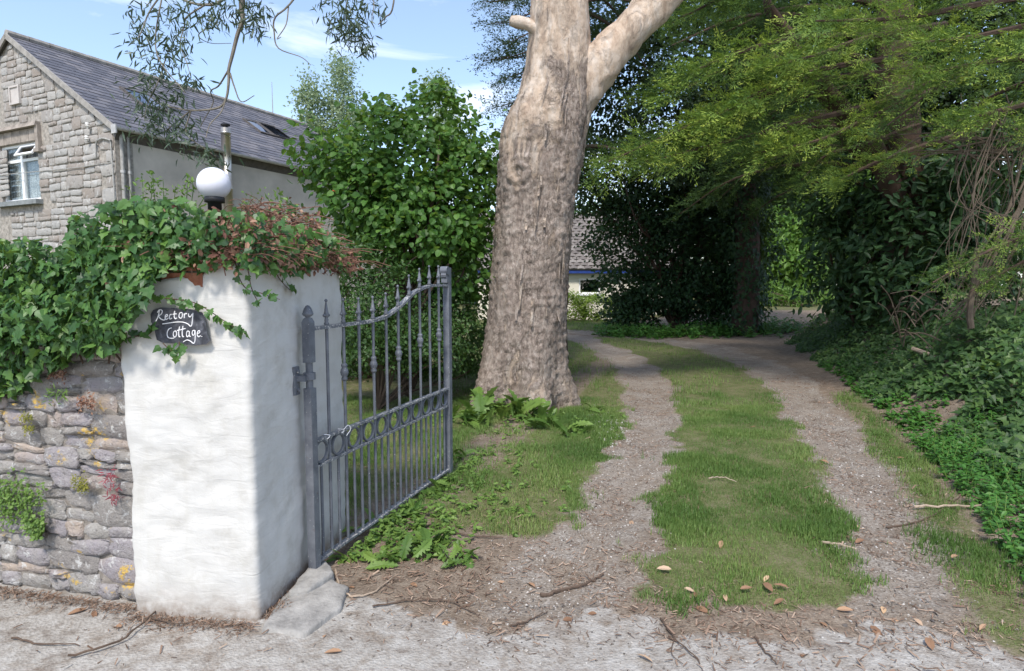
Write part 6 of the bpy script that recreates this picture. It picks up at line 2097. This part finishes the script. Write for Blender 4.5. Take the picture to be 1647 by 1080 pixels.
# ------------------------------------------------------------------ ivy on wall and pillar
def in_poly(x, y, poly):
    poly = np.array(poly, float)
    c = np.zeros(len(x), bool)
    for (x0, y0), (x1, y1) in zip(poly, np.roll(poly, -1, 0)):
        k = ((y0 > y) != (y1 > y)) & (x < (x1 - x0) * (y - y0) / (y1 - y0 + 1e-9) + x0)
        c ^= k
    return c
def on_wall(x, y, off):
    """photo pixels -> points on the wall's front plane, off metres in front"""
    u, v = (x - W_PX / 2) / F_PX, (y - H_PX / 2) / F_PX
    d = np.stack([u, CP - v * SP, -(SP + v * CP)], -1)
    t = ((WO + 0 * WN) @ WN + off) / (d[:, :2] @ WN)
    return np.array([0, 0, CAM_H]) + d * t[:, None]
r7 = np.random.default_rng(71)
iv = thing('wall_ivy', 'thick green ivy draped over the roadside wall left of the pillar', 'ivy', (-2.4, 3.1, 1.2))
n_ = 8200
x, y = r7.uniform(-420, 260, n_), r7.uniform(370, 650, n_)
poly = [(-420, 385), (-60, 385), (40, 382), (95, 398), (150, 360), (240, 350), (262, 395), (248, 440), (236, 485), (212, 505), (200, 545), (186, 566), (120, 572), (95, 588), (60, 596), (30, 632), (-40, 640), (-420, 655)]
k = in_poly(x, y, poly)
x, y = x[k], y[k]
off = .02 + .16 * r7.random(len(x)) * np.clip((650 - y) / 120, .25, 1) + .05 * np.clip(1 - np.abs(y - 520) / 90, 0, 1)
pos = on_wall(x, y, off)
top_n = 2400
s_ = r7.uniform(-.05, WLEN, top_n)
o_ = r7.uniform(-.5, .05, top_n)
tz = 1.50 + .17 * r7.random(top_n)
pos2 = np.array([wp(a, z, o) for a, z, o in zip(s_, tz, o_)])
pos = np.vstack([pos, pos2])
n_ = len(pos)
nr_ = nrmz(np.array([*(WN * 1.0), .45]) + r7.normal(size=(n_, 3)) * .6)
tp_ = nrmz(np.column_stack([r7.normal(size=n_) * .6, r7.normal(size=n_) * .3, -np.abs(r7.normal(.8, .4, n_))]))
h_ = r7.random(n_) < .55
sz_ = .022 + .048 * r7.random(n_) ** 1.4
leaf_parts(iv, T_IVY, M['ivy'], pos[h_], nr_[h_], tp_[h_], sz_[h_], 150, 13, 'leaf', 'foliage')
leaf_parts(iv, T_IVY2, M['ivy'], pos[~h_], nr_[~h_], tp_[~h_], sz_[~h_], 150, 13, 'leaf', 'foliage')
b = MB()
for k in range(7):
    x0 = r7.uniform(0, 200)
    q = on_wall(np.array([x0, x0 + r7.normal() * 20, x0 + r7.normal() * 40]), np.array([585, 520, 430.0]), .03)
    b.tube(spline(q, 10), .005, 5)
q = on_wall(np.array([205, 245, 268, 272, 258.0]), np.array([435, 428, 415, 398, 385.0]) + 0.0, .12)
part('stems', b, M['twig'], iv)

pi_ = thing('pillar_ivy', 'mound of ivy and dry creeper crowning the white pillar with trailing sprigs', 'ivy', (-1.45, 3.4, 1.68))
# mound over the top of the pillar: positions in the pillar's own frame
def ptop(n, r, grow=.10):
    a, c = r.uniform(-grow, 1 + grow, n), r.uniform(-grow * .7, 1 + grow * .7, n)
    q = (PF0 * (1 - a)[:, None] + PF1 * a[:, None]) * (1 - c)[:, None] + (PB0 * (1 - a)[:, None] + PB1 * a[:, None]) * c[:, None]
    edge = np.minimum(np.minimum(a + grow, 1 + grow - a), np.minimum(c + grow * .7, 1 + grow * .7 - c))
    return q, a, c, edge
n_ = 7500
q, a, c, e = ptop(n_, r7, .13)
hmax = .10 + .25 * sstep(0, .35, e) + .08 * fbm(np.column_stack([q * 5, 0 * a]), 3)
nl_ = np.exp(-(np.hypot(q[:, 0] - gc[0] - .02, (q[:, 1] - gc[1] + .14) * .6) / .13) ** 2)
hmax = hmax * (1 - .48 * nl_)
z = 1.64 + hmax * r7.random(n_) ** .55
pos = np.column_stack([q, z])
# green on the left and along the front rim, dry creeper to the right and back
green = (r7.random(n_) < np.clip(1.1 - 1.15 * a + .15 * (c < .10) + .5 * (a > 1.02) - .35 * (c > .5), .14, 1))
nr_ = nrmz(np.column_stack([(a - .5) * 1.2, -(1 - c) * 1.0, np.full(n_, .7)]) + r7.normal(size=(n_, 3)) * .45)
tp_ = nrmz(np.column_stack([(a - .5) * 1.5, -(1 - c), np.full(n_, -.4)]) + r7.normal(size=(n_, 3)) * .6)
# fringe over the left shoulder and the front
x, y = r7.uniform(100, 560, 2600), r7.uniform(300, 470, 2600)
fr_poly = [(112, 352), (180, 322), (240, 318), (420, 345), (530, 372), (552, 392), (545, 418), (510, 412), (470, 425), (430, 412), (400, 418), (372, 398), (330, 392), (280, 396), (255, 412), (246, 445), (225, 470), (200, 480), (130, 440), (108, 400)]
k = in_poly(x, y, fr_poly)
x, y = x[k], y[k]
fp = np.array([pillar_front(a_, b_, .02 + .10 * r7.random()) if a_ < 405 else pillar_side(a_, b_, .02 + .10 * r7.random()) for a_, b_ in zip(x, y)])
fg = r7.random(len(fp)) < np.where(x < 330, .95, .5)
fnr = nrmz(np.array([0, -1.0, .4]) + r7.normal(size=(len(fp), 3)) * .45)
ftp = nrmz(np.column_stack([r7.normal(size=len(fp)) * .6, r7.normal(size=len(fp)) * .3, -np.abs(r7.normal(.7, .4, len(fp)))]))
gp_ = np.vstack([pos[green], fp[fg]])
gn_ = np.vstack([nr_[green], fnr[fg]])
gt_ = np.vstack([tp_[green], ftp[fg]])
# trailing sprigs with a stem and leaves along it
sprigs = [('f', [(372, 405), (380, 428), (386, 450), (398, 466), (420, 472), (436, 478), (450, 482)], 15),
          ('f', [(392, 408), (400, 440), (404, 462), (414, 484), (420, 488)], 10),
          ('s', [(416, 400), (436, 428), (452, 452), (466, 466), (478, 470)], 11),
          ('s', [(500, 412), (498, 428), (512, 436)], 5),
          ('f', [(205, 470), (228, 470), (250, 478), (285, 482), (315, 488), (336, 500), (360, 516), (380, 528), (394, 533)], 44),
          ('f', [(190, 548), (215, 542), (238, 538), (246, 530), (243, 524)], 14),
          ('f', [(262, 552), (274, 564), (286, 576)], 7),
          ('f', [(288, 550), (292, 562), (302, 558)], 5)]
b = MB()
sp_p, sp_n, sp_t, sp_s = [], [], [], []
for kind_, pp, nl in sprigs:
    q = np.array([(pillar_front if kind_ == 'f' else pillar_side)(x, y, .018 + (.022 if 240 < x < 340 and y > 475 else 0)) for x, y in pp])
    q = spline(q, 24)
    b.tube(q, np.linspace(.0032, .0016, 24), 5)
    for k in range(nl):
        t = (k + r7.random()) / nl * 22.9
        i_ = int(t)
        p = q[i_] + (q[i_ + 1] - q[i_]) * (t - i_)
        fnv = np.array([*(fn if kind_ == 'f' else sn_), 0.0])
        sp_p.append(p + fnv * r7.uniform(.004, .016) + r7.normal(size=3) * .006)
        sp_n.append(nrmz(fnv + r7.normal(size=3) * .35 + np.array([0, 0, .25])))
        sp_t.append(nrmz((q[i_ + 1] - q[i_]) / .01 * .3 + r7.normal(size=3) * .7 + np.array([0, 0, -.5])))
        sp_s.append(r7.uniform(.026, .046))
part('stems', b, M['twig'], pi_)
gp_ = np.vstack([gp_, sp_p]); gn_ = np.vstack([gn_, sp_n]); gt_ = np.vstack([gt_, sp_t])
gs_ = np.concatenate([.022 + .042 * r7.random(len(gp_) - len(sp_s)) ** 1.3, sp_s])
h_ = r7.random(len(gp_)) < .55
leaf_parts(pi_, T_IVY, M['ivy'], gp_[h_], gn_[h_], gt_[h_], gs_[h_], 150, 11, 'leaf', 'foliage')
leaf_parts(pi_, T_IVY2, M['ivy'], gp_[~h_], gn_[~h_], gt_[~h_], gs_[~h_], 150, 11, 'leaf', 'foliage')
# dry creeper: curled brown leaves and wiry stems
dp_ = np.vstack([pos[~green], fp[~fg]])
dn_ = np.vstack([nr_[~green], fnr[~fg]])
dt_ = np.vstack([tp_[~green], ftp[~fg]])
me = foliage_mesh('dry_leaves', T_OVAL, dp_, rand_dir(len(dp_), r7) + dn_, dt_, r7.uniform(.018, .042, len(dp_)), None, r7)
part('dry_leaves', me, M['dead_stem'], pi_, kind='stuff')
b = MB()
q, a, c, e = ptop(1100, r7, .12)
for k in range(1100):
    if a[k] < .30 and r7.random() < .75:
        continue
    z0 = 1.72 + .29 * sstep(0, .35, e[k]) * r7.random() ** .4
    z0 -= .14 * math.exp(-(math.hypot(q[k][0] - gc[0] - .02, (q[k][1] - gc[1] + .14) * .6) / .14) ** 2)
    p0 = np.array([*q[k], z0])
    d = np.array([r7.normal() * .09 + .03, r7.normal() * .07 - .02, r7.normal() * .03])
    b.tube(spline([p0, p0 + d * .5 + np.array([0, 0, .02]), p0 + d], 6), r7.uniform(.0012, .0028), 4, False)
part('dry_stems', b, M['dead_stem'], pi_, kind='stuff')
# leggy green shoots standing up behind the lamp and at the left
ss_ = []
b = MB()
pp_, pn_ = [], []
for (x, y0, y1) in ((228, 318, 282), (250, 312, 275), (262, 316, 288), (300, 315, 290), (308, 312, 288), (282, 320, 300), (450, 330, 305), (440, 334, 310), (465, 338, 318), (215, 325, 300), (240, 320, 292), (320, 318, 298), (395, 325, 312)):
    p0, p1 = at(x, y0 + 14, 3.5), at(x + r7.normal() * 8, y1, 3.5)
    q = spline([p0, (p0 + p1) / 2 + r7.normal(size=3) * .01, p1], 10)
    b.tube(q, np.linspace(.003, .0015, 10), 4)
    for k in range(26):
        i_ = r7.integers(1, 10)
        pp_.append(q[i_] + r7.normal(size=3) * np.array([.022, .022, .012]))
part('shoots', b, M['weed'], pi_)
pp_ = np.array(pp_)
me = foliage_mesh('shoot_leaves', T_OVAL, pp_, rand_dir(len(pp_), r7) + np.array([0, -.3, .6]), rand_dir(len(pp_), r7) + np.array([0, 0, .4]), r7.uniform(.016, .034, len(pp_)), None, r7)
part('shoot_leaves', me, M['weed'], pi_, kind='stuff')

# ------------------------------------------------------------------ small plants on the rubble wall
def wall_tuft(name, label, cat, pxs, n, T, mat, size, seed, off=.045, spread=1.0):
    r = np.random.default_rng(seed)
    X = np.array([r.uniform(p[0] - p[2], p[0] + p[2], n // len(pxs)) for p in pxs]).ravel()
    Yp = np.array([p[1] + p[2] * spread * r.normal(0, .45, n // len(pxs)) for p in pxs]).ravel()
    pos = on_wall(X, Yp, .02 + off * r.random(len(X)))
    root = thing(name, label, cat, tuple(pos.mean(0)))
    m = len(X)
    me = foliage_mesh('foliage', T, pos, nrmz(np.array([*WN, .7]) + r.normal(size=(m, 3)) * .5), rand_dir(m, r) + np.array([0, -.4, -.2]), r.uniform(.6, 1.2, m) * size, None, r)
    part('foliage', me, M[mat], root, kind='stuff')
    return root
wall_tuft('wall_creeper', 'trailing patch of tiny green leaves on the stone wall at the left edge', 'creeper', [(10, 790, 34), (38, 800, 34), (20, 825, 30), (55, 845, 16), (-30, 800, 40), (58, 860, 8)], 1500, T_HAZEL, 'weed', .016, 1, .05)
wall_tuft('moss_tuft', 'small yellow green moss tuft between the upper wall stones', 'moss', [(42, 672, 10), (46, 690, 8)], 260, T_OVAL, 'moss', .012, 2)
wall_tuft('moss_tuft', 'yellow moss tuft beside the red leaved plant on the wall', 'moss', [(126, 775, 13), (134, 784, 8)], 300, T_OVAL, 'moss', .012, 3)
wall_tuft('red_leaved_plant', 'little red leaved plant rooted in the stone wall near the pillar', 'plant', [(174, 765, 9), (180, 785, 12), (186, 800, 8)], 90, T_LANCE, 'red_leaf', .035, 4, .06, 1.6)
wall_tuft('wall_fern', 'tiny bright green fern in a joint under the ivy', 'fern', [(92, 635, 16)], 60, T_LANCE, 'weed', .035, 5, .06)
wall_tuft('dry_moss', 'brown dried moss cushion under the edge of the wall ivy', 'moss', [(138, 648, 14), (92, 600, 14)], 400, T_OVAL, 'dead_stem', .014, 6)
# one red flower on the hazel's edge
p = at(538, 305, 7.7)
b = MB()
V, F = inst(T_HAZEL, np.repeat(p[None], 5, 0), frames(np.repeat(np.array([[0, -1.0, .3]]), 5, 0), np.array([[math.cos(a), 0, math.sin(a)] for a in np.arange(5) * 1.2566])), np.full(5, .028))
b.add(V, F)
obj('red_flower', b.mesh('red_flower'), M['flower'], label='single small red flower at the left side of the hazel bush', category='flower')
